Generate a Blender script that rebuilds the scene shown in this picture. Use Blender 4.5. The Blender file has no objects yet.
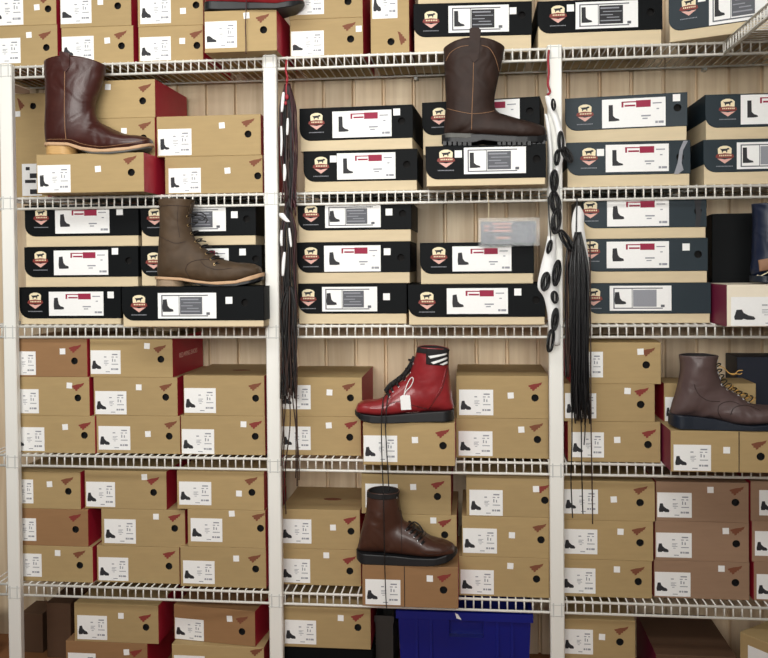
import bpy, bmesh, math, random
from mathutils import Vector, Matrix
from mathutils.bvhtree import BVHTree
from mathutils import geometry as mg
random.seed(7)
S = bpy.context.scene
COL = S.collection
PI = math.pi

# ------------------------------------------------------------------ camera
F, CX, CY = 850.0, 384.0, 279.19
YAW, PITCH, ROLL = 0.1036, 0.0188, -0.009
CAM = Vector((0.6113, -2.5822, 1.3927))
def _axes():
    cy, sy = math.cos(YAW), math.sin(YAW)
    fw = Vector((-sy, cy, 0)); rt = Vector((cy, sy, 0)); up = Vector((0, 0, 1))
    cp, sp = math.cos(PITCH), math.sin(PITCH)
    f2 = fw*cp - up*sp; u2 = up*cp + fw*sp
    cr, sr = math.cos(ROLL), math.sin(ROLL)
    return rt*cr + u2*sr, u2*cr - rt*sr, f2
RT, UP, FW = _axes()
def ray(x, y):
    return FW + RT*((x-CX)/F) + UP*((CY-y)/F)
def at(x, y, Y=0.0):
    """photo pixel -> point of the place on the vertical plane at depth Y"""
    d = ray(x, y); t = (Y-CAM.y)/d.y
    return CAM + d*t
def at_z(x, y, Z):
    d = ray(x, y); t = (Z-CAM.z)/d.z
    return CAM + d*t
def at_plane(x, y, o, n):
    d = ray(x, y); t = (o-CAM).dot(n)/d.dot(n)
    return CAM + d*t
cam = bpy.data.cameras.new('camera'); co = bpy.data.objects.new('camera', cam); COL.objects.link(co)
cam.sensor_fit = 'HORIZONTAL'; cam.sensor_width = 36; cam.lens = F/768*36
cam.shift_y = -(329-CY)/768
co.matrix_world = Matrix(((RT.x, UP.x, -FW.x, CAM.x), (RT.y, UP.y, -FW.y, CAM.y), (RT.z, UP.z, -FW.z, CAM.z), (0, 0, 0, 1)))
cam.clip_start = 0.05
S.camera = co

# ------------------------------------------------------------------ materials
def lin(c):
    return tuple((v/255/12.92 if v/255 <= .04045 else ((v/255+.055)/1.055)**2.4) for v in c) + (1,)
def mat(name, c, rough=.6, var=.08, scale=30, bump=0.0, metal=0.0, spec=.5, stretch=(1, 1, 1), coat=0, rnd=0):
    m = bpy.data.materials.new(name); m.use_nodes = True
    n = m.node_tree.nodes; l = m.node_tree.links; b = n['Principled BSDF']
    b.inputs['Roughness'].default_value = rough; b.inputs['Metallic'].default_value = metal
    b.inputs['Specular IOR Level'].default_value = spec
    b.inputs['Coat Weight'].default_value = coat
    tc = n.new('ShaderNodeTexCoord'); mp = n.new('ShaderNodeMapping'); mp.inputs['Scale'].default_value = stretch
    nz = n.new('ShaderNodeTexNoise'); nz.inputs['Scale'].default_value = scale; nz.inputs['Detail'].default_value = 4
    l.new(tc.outputs['Object'], mp.inputs['Vector']); l.new(mp.outputs[0], nz.inputs['Vector'])
    mr = n.new('ShaderNodeMapRange'); mr.inputs['From Min'].default_value = .25; mr.inputs['From Max'].default_value = .75
    mr.inputs['To Min'].default_value = 1-var; mr.inputs['To Max'].default_value = 1+var
    l.new(nz.outputs['Fac'], mr.inputs['Value'])
    hs = n.new('ShaderNodeHueSaturation'); hs.inputs['Color'].default_value = lin(c)
    if rnd:
        oi = n.new('ShaderNodeObjectInfo'); m2 = n.new('ShaderNodeMapRange')
        m2.inputs['To Min'].default_value = 1-rnd; m2.inputs['To Max'].default_value = 1+rnd
        l.new(oi.outputs['Random'], m2.inputs['Value'])
        mu = n.new('ShaderNodeMath'); mu.operation = 'MULTIPLY'
        l.new(mr.outputs[0], mu.inputs[0]); l.new(m2.outputs[0], mu.inputs[1]); l.new(mu.outputs[0], hs.inputs['Value'])
    else:
        l.new(mr.outputs[0], hs.inputs['Value'])
    l.new(hs.outputs[0], b.inputs['Base Color'])
    if bump:
        bp = n.new('ShaderNodeBump'); bp.inputs['Strength'].default_value = bump; bp.inputs['Distance'].default_value = .002
        l.new(nz.outputs['Fac'], bp.inputs['Height']); l.new(bp.outputs[0], b.inputs['Normal'])
    return m
M = {}
M['kraft'] = mat('kraft_card', (172, 147, 102), .75, .05, 14, .05, stretch=(1, 1, 6), rnd=.06)
M['brown'] = mat('brown_kraft_card', (150, 113, 75), .75, .05, 14, .05, stretch=(1, 1, 6), rnd=.05)
M['dull'] = mat('dull_kraft_card', (152, 122, 97), .75, .05, 14, .05, stretch=(1, 1, 6), rnd=.04)
M['shadedcard'] = mat('shade_darkened_card', (92, 66, 46), .75, .06, 14, .05, stretch=(1, 1, 6))  # card colour darkened to paint in the shade under the lowest shelf
M['pale'] = mat('pale_card', (212, 194, 160), .75, .05, 14, .05, stretch=(1, 1, 5), rnd=.03)
M['red'] = mat('crimson_card', (182, 30, 56), .55, .05, 20)
M['maroon'] = mat('maroon_card', (120, 20, 60), .55, .05, 20)
M['ivory'] = mat('ivory_card', (236, 226, 205), .7, .03, 20)
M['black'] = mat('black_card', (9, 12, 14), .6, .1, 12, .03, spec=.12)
M['slate'] = mat('slate_card', (36, 48, 55), .5, .08, 12, .03, spec=.25)
M['hole'] = mat('hole_dark', (14, 11, 9), .9, .1, 20)
M['white'] = mat('white_paper', (242, 242, 240), .6, .02, 20)
M['ink'] = mat('ink_black', (38, 38, 42), .7, .1, 50)
M['greyink'] = mat('ink_grey', (146, 148, 155), .7, .1, 50)
M['midink'] = mat('ink_mid', (92, 94, 100), .7, .25, 120)
M['crimson'] = mat('ink_crimson', (150, 26, 62), .7, .1, 50)
M['wing'] = mat('ink_wing', (122, 70, 46), .75, .1, 60)
M['wingred'] = mat('ink_wing_red', (132, 50, 42), .75, .1, 60)
M['cream'] = mat('ink_cream', (236, 222, 186), .6, .06, 60)
M['bannerred'] = mat('ink_banner', (128, 44, 34), .6, .1, 60)
M['pinkish'] = mat('ink_pink', (222, 172, 160), .6, .1, 60)
M['wire'] = mat('white_coated_wire', (232, 230, 222), .4, .03, 30)
M['post'] = mat('white_painted_post', (238, 237, 230), .45, .03, 18, .03, stretch=(1, 1, .3))
M['clip'] = mat('grey_clip', (205, 206, 202), .4, .04, 30)
def leather(name, c, rough=.42, bump=.12, coat=.1, var=.16):
    m = mat(name, c, rough, var, 22, bump, coat=coat, spec=.28 if coat == 0 else .42)
    n = m.node_tree.nodes; l = m.node_tree.links; b = n['Principled BSDF']
    tc = n.new('ShaderNodeTexCoord'); n2 = n.new('ShaderNodeTexNoise'); n2.inputs['Scale'].default_value = 13; n2.inputs['Detail'].default_value = 1.5; n2.inputs['Distortion'].default_value = .8
    l.new(tc.outputs['Object'], n2.inputs['Vector'])
    bp = n.new('ShaderNodeBump'); bp.inputs['Strength'].default_value = .8; bp.inputs['Distance'].default_value = .014
    l.new(n2.outputs['Fac'], bp.inputs['Height'])
    old = [k for k in n if k.type == 'BUMP' and k is not bp]
    if old: l.new(old[0].outputs[0], bp.inputs['Normal'])
    l.new(bp.outputs[0], b.inputs['Normal'])
    return m
M['leaA'] = leather('red_brown_leather', (62, 29, 24), .4)
M['leaB'] = leather('dark_brown_leather', (46, 31, 25), .6, var=.3, coat=0)
M['leaC'] = leather('olive_brown_leather', (78, 62, 46), .6, .15, var=.26, coat=0)
M['leaD'] = leather('oxblood_leather', (140, 38, 42), .34, .06, .25)
M['leaE'] = leather('chestnut_leather', (68, 41, 31), .42, .06)
M['leaF'] = leather('taupe_leather', (88, 71, 69), .4, .08)
M['navy'] = leather('navy_leather', (24, 32, 54), .4, .06)
M['tanleather'] = mat('tan_leather', (150, 112, 84), .6, .1, 40)
M['pouchcard'] = mat('grey_card', (128, 131, 136), .5, .1, 30)
M['navycard'] = mat('navy_card', (22, 30, 48), .6, .08, 20)
M['stitch'] = mat('stitch_thread', (150, 112, 80), .7, .1, 60)
M['seam'] = mat('dark_seam', (44, 28, 24), .7, .1, 60)
M['rubber'] = mat('black_rubber', (20, 22, 25), .5, .1, 40)
M['rubberblue'] = mat('blue_black_rubber', (22, 31, 44), .42, .1, 40)
M['rubbergrey'] = mat('grey_rubber', (88, 88, 84), .6, .15, 40)
M['welt'] = mat('tan_welt', (196, 160, 124), .6, .08, 40)
M['heelwood'] = mat('stacked_heel', (196, 156, 98), .55, .12, 30, stretch=(1, 1, 9))
M['heelgrey'] = mat('worn_heel', (152, 130, 104), .6, .15, 40, stretch=(1, 1, 7))
M['lining'] = mat('dark_lining', (26, 24, 24), .85, .1, 40)
M['lacedark'] = mat('dark_lace', (15, 12, 12), .5, .15, 60)
M['laceblack'] = mat('black_waxed_lace', (11, 11, 13), .3, .2, 60)
M['lacebrown'] = mat('brown_lace', (52, 32, 24), .55, .2, 60)
M['lacered'] = mat('maroon_lace', (56, 12, 20), .5, .2, 60)
M['lacetan'] = mat('yellow_brown_lace', (206, 160, 84), .6, .15, 60)
M['redcord'] = mat('red_cord', (150, 24, 38), .5, .1, 60)
M['brass'] = mat('brass_eyelet', (206, 176, 128), .32, .05, 60, metal=.9)
M['nickel'] = mat('nickel_eyelet', (220, 220, 224), .3, .05, 60, metal=.8)
M['blue'] = mat('blue_plastic', (8, 24, 118), .38, .05, 8)
M['darkplastic'] = mat('charcoal_plastic', (52, 50, 48), .5, .08, 12)
M['steel'] = mat('steel', (190, 190, 192), .35, .05, 40, metal=.8)
M['floor'] = mat('floor_boards', (146, 98, 58), .8, .12, 6, .1)
M['plaster'] = mat('plain_wall', (150, 140, 128), .85, .06, 5, .05)

def wood():
    m = bpy.data.materials.new('wood_planks'); m.use_nodes = True
    n = m.node_tree.nodes; l = m.node_tree.links; b = n['Principled BSDF']; b.inputs['Roughness'].default_value = .55
    tc = n.new('ShaderNodeTexCoord'); sx = n.new('ShaderNodeSeparateXYZ'); l.new(tc.outputs['Object'], sx.inputs[0])
    dv = n.new('ShaderNodeMath'); dv.operation = 'DIVIDE'; dv.inputs[1].default_value = PLANK; l.new(sx.outputs['X'], dv.inputs[0])
    fl = n.new('ShaderNodeMath'); fl.operation = 'FLOOR'; l.new(dv.outputs[0], fl.inputs[0])
    wn = n.new('ShaderNodeTexWhiteNoise'); wn.noise_dimensions = '1D'; l.new(fl.outputs[0], wn.inputs['W'])
    mp = n.new('ShaderNodeMapping'); mp.inputs['Scale'].default_value = (26, 1, 1.6); l.new(tc.outputs['Object'], mp.inputs['Vector'])
    ad = n.new('ShaderNodeVectorMath'); ad.operation = 'ADD'; l.new(mp.outputs[0], ad.inputs[0]); l.new(wn.outputs['Color'], ad.inputs[1])
    nz = n.new('ShaderNodeTexNoise'); nz.inputs['Scale'].default_value = 1.2; nz.inputs['Detail'].default_value = 5; nz.inputs['Distortion'].default_value = .6
    l.new(ad.outputs[0], nz.inputs['Vector'])
    cr = n.new('ShaderNodeValToRGB'); e = cr.color_ramp.elements
    e[0].position = .3; e[0].color = lin((206, 180, 146)); e[1].position = .72; e[1].color = lin((234, 214, 182))
    l.new(nz.outputs['Fac'], cr.inputs[0])
    hs = n.new('ShaderNodeHueSaturation'); l.new(cr.outputs[0], hs.inputs['Color'])
    mr = n.new('ShaderNodeMapRange'); mr.inputs['To Min'].default_value = .8; mr.inputs['To Max'].default_value = 1.12
    l.new(wn.outputs['Value'], mr.inputs['Value']); l.new(mr.outputs[0], hs.inputs['Value']); l.new(hs.outputs[0], b.inputs['Base Color'])
    return m
PLANK = 0.104
M['wood'] = wood()
def clear_plastic():
    m = bpy.data.materials.new('clear_plastic'); m.use_nodes = True
    n = m.node_tree.nodes; l = m.node_tree.links; b = n['Principled BSDF']
    b.inputs['Base Color'].default_value = (.93, .95, .97, 1); b.inputs['Roughness'].default_value = .12
    b.inputs['IOR'].default_value = 1.25; b.inputs['Transmission Weight'].default_value = .92
    nz = n.new('ShaderNodeTexNoise'); nz.inputs['Scale'].default_value = 40
    bp = n.new('ShaderNodeBump'); bp.inputs['Strength'].default_value = .15; bp.inputs['Distance'].default_value = .003
    l.new(nz.outputs['Fac'], bp.inputs['Height']); l.new(bp.outputs[0], b.inputs['Normal'])
    return m
M['clear'] = clear_plastic()

# ------------------------------------------------------------------ object helpers
def link(name, me, parent=None, loc=None):
    o = bpy.data.objects.new(name, me); COL.objects.link(o)
    if parent is not None: o.parent = parent
    if loc is not None: o.location = loc
    return o
def obj(name, bm, m, parent=None, smooth=False, loc=None):
    bmesh.ops.recalc_face_normals(bm, faces=bm.faces[:])
    me = bpy.data.meshes.new(name); bm.to_mesh(me); bm.free()
    for x in (m if isinstance(m, (list, tuple)) else [m]): me.materials.append(M[x])
    if smooth: me.polygons.foreach_set('use_smooth', [True]*len(me.polygons))
    return link(name, me, parent, loc)
def tag(o, label, cat, group=None, kind=None):
    o['label'] = label; o['category'] = cat
    if group: o['group'] = group
    if kind: o['kind'] = kind
    return o
def thing(name, label, cat, loc, rz=0, group=None):
    o = bpy.data.objects.new(name, None); COL.objects.link(o)
    o.location = loc; o.rotation_euler = (0, 0, rz); o.empty_display_size = .02
    return tag(o, label, cat, group)
def struct(name, bm, m):
    o = obj(name, bm, m); o['kind'] = 'structure'; return o
def add_box(bm, a, b, mi=0):
    vs = [bm.verts.new((x, y, z)) for x in (a[0], b[0]) for y in (a[1], b[1]) for z in (a[2], b[2])]
    for f in ((0, 1, 3, 2), (4, 6, 7, 5), (0, 4, 5, 1), (2, 3, 7, 6), (0, 2, 6, 4), (1, 5, 7, 3)):
        bm.faces.new([vs[i] for i in f]).material_index = mi
def add_rod(bm, p, q, r, n=6):
    p, q = Vector(p), Vector(q); d = (q-p).normalized()
    a = d.orthogonal().normalized(); b = d.cross(a)
    A = []; B = []
    for k in range(n):
        v = (a*math.cos(2*PI*k/n) + b*math.sin(2*PI*k/n))*r
        A.append(bm.verts.new(p+v)); B.append(bm.verts.new(q+v))
    for k in range(n): bm.faces.new((A[k], A[(k+1) % n], B[(k+1) % n], B[k]))
    bm.faces.new(A[::-1]); bm.faces.new(B)
def add_tube(bm, pts, r, n=6, closed=False, flat=1.0):
    pts = [Vector(p) for p in pts]; m = len(pts); rings = []
    prev = None
    for i, p in enumerate(pts):
        if closed: t = pts[(i+1) % m]-pts[i-1]
        else: t = pts[min(i+1, m-1)]-pts[max(i-1, 0)]
        t = t.normalized() if t.length > 1e-9 else Vector((0, 0, 1))
        a = prev - t*prev.dot(t) if prev is not None else t.orthogonal()
        a = a.normalized() if a.length > 1e-6 else t.orthogonal().normalized()
        prev = a; b = t.cross(a)
        rr = r(i/(m-1)) if callable(r) else r
        rings.append([bm.verts.new(p + a*math.cos(2*PI*k/n)*rr + b*math.sin(2*PI*k/n)*rr*flat) for k in range(n)])
    for i in range(m if closed else m-1):
        A, B = rings[i], rings[(i+1) % m]
        for k in range(n): bm.faces.new((A[k], A[(k+1) % n], B[(k+1) % n], B[k]))
    if not closed: bm.faces.new(rings[0][::-1]); bm.faces.new(rings[-1])
def add_poly(bm, pts, y0, y1, mi=0):
    """outline in (x, z) given real thickness from y0 to y1"""
    A = [bm.verts.new((p[0], y0, p[1])) for p in pts]; B = [bm.verts.new((p[0], y1, p[1])) for p in pts]
    fs = []
    for i in range(len(pts)):
        j = (i+1) % len(pts); fs.append(bm.faces.new((A[i], A[j], B[j], B[i])))
    for L in (A, B):
        for t in mg.tessellate_polygon([[v.co for v in L]]): fs.append(bm.faces.new([L[k] for k in t]))
    for f in fs: f.material_index = mi
def spline(pts, n):
    """Catmull-Rom through tuples"""
    P = [tuple(p) for p in pts]; P = [P[0]]+P+[P[-1]]; out = []
    segs = len(P)-3
    for s in range(segs):
        a, b, c, d = P[s:s+4]
        for k in range(n):
            t = k/n
            out.append(tuple(.5*(2*b[i]+(c[i]-a[i])*t+(2*a[i]-5*b[i]+4*c[i]-d[i])*t*t+(3*b[i]-a[i]-3*c[i]+d[i])*t**3) for i in range(len(b))))
    out.append(P[-2]); return out
def interp(tab, x):
    if x <= tab[0][0]: return tab[0][1]
    for (a, b) in zip(tab, tab[1:]):
        if x <= b[0]: return a[1]+(b[1]-a[1])*(x-a[0])/max(1e-9, b[0]-a[0])
    return tab[-1][1]

# ------------------------------------------------------------------ the setting
SZ = {1: 2.0263, 2: 1.6089, 3: 1.2, 4: .7868, 5: .3686}
WALL_Y = .335
DECK = .305
FLOOR = at(150, 684, .02).z
XL, XR = at(-14, 330).x, at(875, 330).x
bm = bmesh.new()
k0, k1 = math.floor(XL/PLANK)-3, math.ceil(XR/PLANK)+1
for k in range(k0, k1):
    a, b = k*PLANK, (k+1)*PLANK; g = .0028; h = .012
    pts = [(a, h), (a+g, h), (a+g+.004, 0), (b-g-.004, 0), (b-g, h), (b, h)]
    for (p, q) in zip(pts, pts[1:]):
        v = [bm.verts.new((x, WALL_Y+y, z)) for (x, y, z) in ((p[0], p[1], FLOOR), (q[0], q[1], FLOOR), (q[0], q[1], 2.75), (p[0], p[1], 2.75))]
        bm.faces.new(v)
add_box(bm, (k0*PLANK, WALL_Y+.0125, FLOOR), (k1*PLANK, WALL_Y+.05, 2.75))
struct('wall_back', bm, 'wood')
bm = bmesh.new(); add_box(bm, (k0*PLANK, -4, FLOOR-.1), (k1*PLANK, WALL_Y+.05, FLOOR)); struct('floor', bm, 'floor')
bm = bmesh.new(); add_box(bm, (XR+.06, -2.2, FLOOR), (XR+.16, WALL_Y, 2.75)); struct('wall_right', bm, 'plaster')

ORD = {1: 'top', 2: 'second', 3: 'third', 4: 'fourth', 5: 'fifth'}
PITCHW = .0254
def wire_shelf(label, length, depth, loc, rz):
    """origin at the left end of the front lip, lip along +x, deck towards +y"""
    r = thing('wire_shelf', label, 'shelf', loc, rz, 'white wire shelves')
    h = .0331
    bm = bmesh.new()
    add_rod(bm, (0, 0, 0), (length, 0, 0), .0042, 8); add_rod(bm, (0, -.001, -h), (length, -.001, -h), .0042, 8)
    n = int(length/PITCHW)
    for k in range(n+1):
        x = k*PITCHW+.004
        add_rod(bm, (x, 0, .0036), (x, -.001, -h), .0025)
    obj('front_lip', bm, 'wire', r, True)
    bm = bmesh.new()
    for k in range(n+1):
        x = k*PITCHW+.004
        add_rod(bm, (x, 0, .0038), (x, depth, .0038), .0022)
    obj('deck_wires', bm, 'wire', r, True)
    bm = bmesh.new(); add_rod(bm, (0, depth, 0), (length, depth, 0), .0034, 8); obj('rear_rail', bm, 'wire', r, True)
    bm = bmesh.new(); add_rod(bm, (0, depth*.5, 0), (length, depth*.5, 0), .003, 8); obj('middle_rail', bm, 'wire', r, True)
    if rz == 0:
        for k in range(3):
            bm = bmesh.new(); x = .42+.95*k
            add_box(bm, (x-.006, depth+.003, -.012), (x+.006, WALL_Y, .004)); obj('wall_clip', bm, 'clip', r)
    return r
for s in (1, 2, 3, 4, 5):
    wire_shelf(f'long white wire shelf with front lip, {["", "topmost", "second from top", "third from top", "fourth from top", "lowest"][s]} of the five on the wall', XR-XL, DECK, (XL, 0, SZ[s]), 0)
rx = at(726, 52, -.02).x
wire_shelf('short white wire shelf joining the top shelf at right, running towards the viewer', 1.1, .38, (rx, -.012, SZ[1]), -PI/2)

POSTX = {0: (-.8719, 'leftmost white upright post at the left edge of the shelves'), 1: (-.0208, 'middle white upright post, between the left and centre bays'),
         2: (.8363, 'right white upright post with black laces hanging beside it')}
for j in POSTX:
    x = POSTX[j][0]; w = .0417
    # top and bottom lean a touch in the photo's left post
    r = thing('upright_post', POSTX[j][1], 'post', (x+w/2, -.016, FLOOR), 0, 'white upright posts')
    bm = bmesh.new(); c = .003; H = SZ[1]+.005-FLOOR
    add_poly(bm, [(-w/2, -.011+c), (-w/2+c, -.011), (w/2-c, -.011), (w/2, -.011+c), (w/2, .0105), (-w/2, .0105)], 0, H)
    bmesh.ops.rotate(bm, verts=bm.verts, cent=(0, 0, 0), matrix=Matrix(((1, 0, 0), (0, 0, 1), (0, 1, 0))))
    obj('post_board', bm, 'post', r)
    for s in SZ:
        bm = bmesh.new(); z = SZ[s]-FLOOR
        for dx in (-.012, .012): add_box(bm, (dx-.002, -.0122, z-.036), (dx+.002, -.0108, z+.006))
        add_rod(bm, (-w/2, -.0112, z), (w/2, -.0112, z), .0014); add_rod(bm, (-w/2, -.0112, z-.033), (w/2, -.0112, z-.033), .0014)
        obj('shelf_clip', bm, 'clip', r)

# ------------------------------------------------------------------ boxes
def outline_face(bm, outer, y, hole=None, r=.0113, mi=0):
    """flat face in the plane y with an optional round opening; returns the outer verts"""
    ov = [bm.verts.new((p[0], y, p[1])) for p in outer]
    es = [bm.edges.new((ov[i], ov[(i+1) % len(ov)])) for i in range(len(ov))]
    if hole:
        hv = [bm.verts.new((hole[0]+r*math.cos(2*PI*k/14), y, hole[1]+r*math.sin(2*PI*k/14))) for k in range(14)]
        es += [bm.edges.new((hv[i], hv[(i+1) % 14])) for i in range(14)]
    g = bmesh.ops.triangle_fill(bm, use_beauty=True, use_dissolve=False, edges=es, normal=(0, -1, 0))
    for f in g['geom']:
        if isinstance(f, bmesh.types.BMFace): f.material_index = mi
    return ov
def shell(bm, outer, y0, y1, hole=None, mi_front=0, mi_side=lambda nx, nz: 0, c=.0012, r=.0113):
    """outline pushed from y0 back to y1 with a small front chamfer"""
    cx = sum(p[0] for p in outer)/len(outer); cz = sum(p[1] for p in outer)/len(outer)
    ins = [(p[0]-math.copysign(c, p[0]-cx), p[1]-math.copysign(c, p[1]-cz)) for p in outer]
    A = outline_face(bm, ins, y0, hole, r, mi_front)
    B = [bm.verts.new((p[0], y0+c, p[1])) for p in outer]
    C = [bm.verts.new((p[0], y1, p[1])) for p in outer]
    n = len(outer)
    for i in range(n):
        j = (i+1) % n
        dx = outer[j][0]-outer[i][0]; dz = outer[j][1]-outer[i][1]; L = math.hypot(dx, dz)
        bm.faces.new((A[i], A[j], B[j], B[i])).material_index = mi_front
        bm.faces.new((B[i], B[j], C[j], C[i])).material_index = mi_side(abs(dz)/L, abs(dx)/L)
    for t in mg.tessellate_polygon([[v.co for v in C]]): bm.faces.new([C[k] for k in t])
def pocket(root, hx, hz, r=.0113, y=0.0, deep=.016):
    bm = bmesh.new(); n = 14
    a = [bm.verts.new((r*math.cos(2*PI*k/n), 0, r*math.sin(2*PI*k/n))) for k in range(n)]
    b = [bm.verts.new((r*math.cos(2*PI*k/n), deep, r*math.sin(2*PI*k/n))) for k in range(n)]
    for k in range(n): bm.faces.new((a[k], a[(k+1) % n], b[(k+1) % n], b[k]))
    bm.faces.new(b)
    me = SH.get(('pocket', r))
    if me is None:
        o = obj('finger_hole', bm, 'hole', root, loc=(hx, y+.0002, hz)); SH[('pocket', r)] = o.data
    else:
        bm.free(); o = link('finger_hole', me, root, (hx, y+.0002, hz))
    return o
SH = {}
def shared(key, build, m):
    """mesh data made once and used by many"""
    if key not in SH:
        bm = bmesh.new(); build(bm); bmesh.ops.recalc_face_normals(bm, faces=bm.faces[:])
        me = bpy.data.meshes.new(key); bm.to_mesh(me); bm.free(); me.materials.append(M[m]); SH[key] = me
    return SH[key]
def bars(bm, rects, y=-.0004):
    for (x0, z0, x1, z1) in rects: add_box(bm, (x0, y, z0), (x1, .0, z1))
# boot pictures in label units (label is 1 x 1, origin centre)
def pic_ankle(bm):
    pts = [(-.44, -.06), (-.42, .1), (-.33, .11), (-.30, -.02), (-.22, -.12), (-.13, -.17), (-.1, -.25), (-.12, -.3), (-.24, -.3), (-.3, -.26), (-.33, -.3), (-.45, -.3), (-.46, -.18)]
    add_poly(bm, pts, -.0005, 0)
def pic_tall(bm):
    pts = [(-.43, .18), (-.30, .2), (-.29, -.06), (-.24, -.16), (-.13, -.2), (-.12, -.27), (-.22, -.29), (-.3, -.25), (-.33, -.29), (-.42, -.29), (-.43, -.14)]
    add_poly(bm, pts, -.0005, 0)
def pic_low(bm):
    pts = [(-.45, -.05), (-.41, .0), (-.33, -.02), (-.22, -.13), (-.1, -.2), (-.1, -.28), (-.45, -.28)]
    add_poly(bm, pts, -.0005, 0)
def print_kraft(bm):
    bars(bm, [(.22, .30, .40, .35), (.2, .2, .28, .235), (.34, .2, .4, .235), (.22, .02, .25, .15), (.3, .02, .33, .12), (.2, -.1, .42, -.07),
              (.18, -.33, .24, -.26), (.26, -.33, .3, -.26), (.32, -.33, .42, -.26), (-.05, .2, .03, .24), (-.05, .05, .1, .07), (-.05, .0, .06, .02), (-.05, -.06, .1, -.04), (-.02, -.13, .05, -.11), (0, -.42, .14, -.39)])
E_PICS = {'a': pic_ankle, 't': pic_tall, 'l': pic_low}
def scaled(key, build, m, name, root, x, z, w, h, y, ys=1):
    o = link(name, shared(key, build, m), root, (x, y, z)); o.scale = (w, ys, h); return o
def sq(bm): add_box(bm, (-.5, -.0006, -.5), (.5, 0, .5))
def wing(bm):
    pts = [(-.5, .12), (-.46, -.05), (-.36, -.08), (-.36, -.28), (-.22, -.3), (-.2, -.5), (-.06, -.44), (-.02, -.26), (.1, -.24), (.13, -.06), (.26, -.05), (.3, .12), (.4, .16), (.5, .5), (.22, .36), (-.1, .3), (-.3, .2)]
    add_poly(bm, pts, -.0005, 0)

TOP = {}          # id -> (root, z of its top, front depth, depth of box, x range)
BOXES = []
TGROUP = 'kraft boot boxes on the shelves'
def frame_of(x0, x1, ym, Yf, yaw):
    c = at((x0+x1)/2, ym, Yf)
    n = Vector((math.sin(yaw), -math.cos(yaw), 0)); u = Vector((math.cos(yaw), math.sin(yaw), 0))
    a = at_plane(x0, ym, c, n); b = at_plane(x1, ym, c, n)
    return c, n, u, (a-c).dot(u), (b-c).dot(u)
def base_z(on):
    if on in TOP: return TOP[on][1]+.0003
    if on == 'floor': return FLOOR
    return SZ[on]+.0066
def common(bid, on, x0, yt, x1, yb, Y, yaw):
    zb = base_z(on)
    if Y is None:
        if on in TOP: Y = TOP[on][2]
        else: Y = max(-.11, min(.06, at_z((x0+x1)/2, yb, zb).y))
    c, n, u, xa, xb = frame_of(x0, x1, (yt+yb)/2, Y, yaw)
    zt = at((x0+x1)/2, yt, Y).z
    mid = c+u*((xa+xb)/2); w = xb-xa; h = zt-zb
    loc = Vector((mid.x, mid.y, zb))
    def local(px, py):
        p = at_plane(px, py, loc, n)
        return (p-loc).dot(u), p.z-zb
    return loc, w, h, Y, local
def tbox(bid, on, x0, yt, x1, yb, lab, stk, hole, logo, pos, Y=None, yaw=0, dep=None, mats=('kraft', 'red'), pic='a', extra=None, seam=None, vert=False, wingm='wing', lidtop=False):
    yaw = math.radians(yaw)
    loc, w, h, Y, local = common(bid, on, x0, yt, x1, yb, Y, yaw)
    d = dep or min(.305, WALL_Y-.012-Y)
    r = thing('boot_box', pos, 'box', loc, yaw, TGROUP)
    W2 = w/2
    def inside(p, m):
        return (max(-W2+m, min(W2-m, p[0])), max(m, min(h-m, p[1])))
    hp = inside(local(*hole), .014) if hole else None
    bm = bmesh.new()
    shell(bm, [(-W2, 0), (W2, 0), (W2, h), (-W2, h)], 0, d, hp, 0, lambda nx, nz: 1 if nx > .5 else 0)
    obj('box_body', bm, list(mats), r)
    if hp: pocket(r, *hp)
    if lab:
        a = local(lab[0], lab[1]); b = local(lab[2], lab[3])
        xa, xb = a[0], b[0]; za, zb2 = max(b[1], .002), min(a[1], h-.002)
        xa = max(xa, -W2+.001); xb = min(xb, W2-.001)
        full = b[0]-a[0]
        lo = scaled('label', sq, 'white', 'label', r, (xa+xb)/2, (za+zb2)/2, xb-xa, zb2-za, 0)
        if extra == 'vertlabel':
            o = link('label_print', shared('print_vert', lambda q: bars(q, [(-.3, .3, -.1, .4), (-.1, .05, .35, .2), (-.35, -.1, .2, 0), (-.1, -.45, .5, -.3)]), 'ink'), lo, (0, -.0006, 0))
        else:
            if a[0] > -W2-.03: link('boot_picture', shared('pic_'+pic, E_PICS[pic], 'ink'), lo, (-.06, -.0006, -.03)).scale = (.86, 1, .86)
            link('label_print', shared('print_kraft', print_kraft, 'greyink'), lo, (0, -.0006, 0))
    if stk:
        p = inside(local(*stk), .01); scaled('sticker', sq, 'white', 'price_sticker', r, p[0], p[1], .0185, .0185, -.0002).rotation_euler = (0, random.uniform(-.08, .08), 0)
    if logo:
        p = inside(local(*logo), .013); o = scaled('wing_'+wingm, wing, wingm, 'wing_emblem', r, p[0], p[1], .042, .027, 0)
        if p[0] > W2-.021: o.location.x = W2-.0215
        if vert: o.rotation_euler = (0, -PI/2, 0)
    if seam:
        a = local(seam, (yt+yb)/2)[0]
        bm = bmesh.new(); add_box(bm, (a-.0012, -.0009, .0005), (a+.0012, .0, h-.0005)); obj('flap_seam', bm, 'seam', r)
    if lidtop:
        bm = bmesh.new(); add_poly(bm, [(math.cos(t*PI/8)*.03, math.sin(t*PI/8)*.014) for t in range(16)], -.0004, 0)
        bmesh.ops.rotate(bm, verts=bm.verts, cent=(0, 0, 0), matrix=Matrix.Rotation(-PI/2, 3, 'X')); o = obj('lid_print', bm, 'wing', r, loc=(.02, d*.45, h+.0001))
    TOP[bid] = (r, loc.z+h, Y, d, loc.x-W2, loc.x+W2)
    BOXES.append((bid, loc.x-W2, loc.x+W2, Y, Y+d, loc.z, loc.z+h, yaw))
    return r, local, w, h, d

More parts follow.
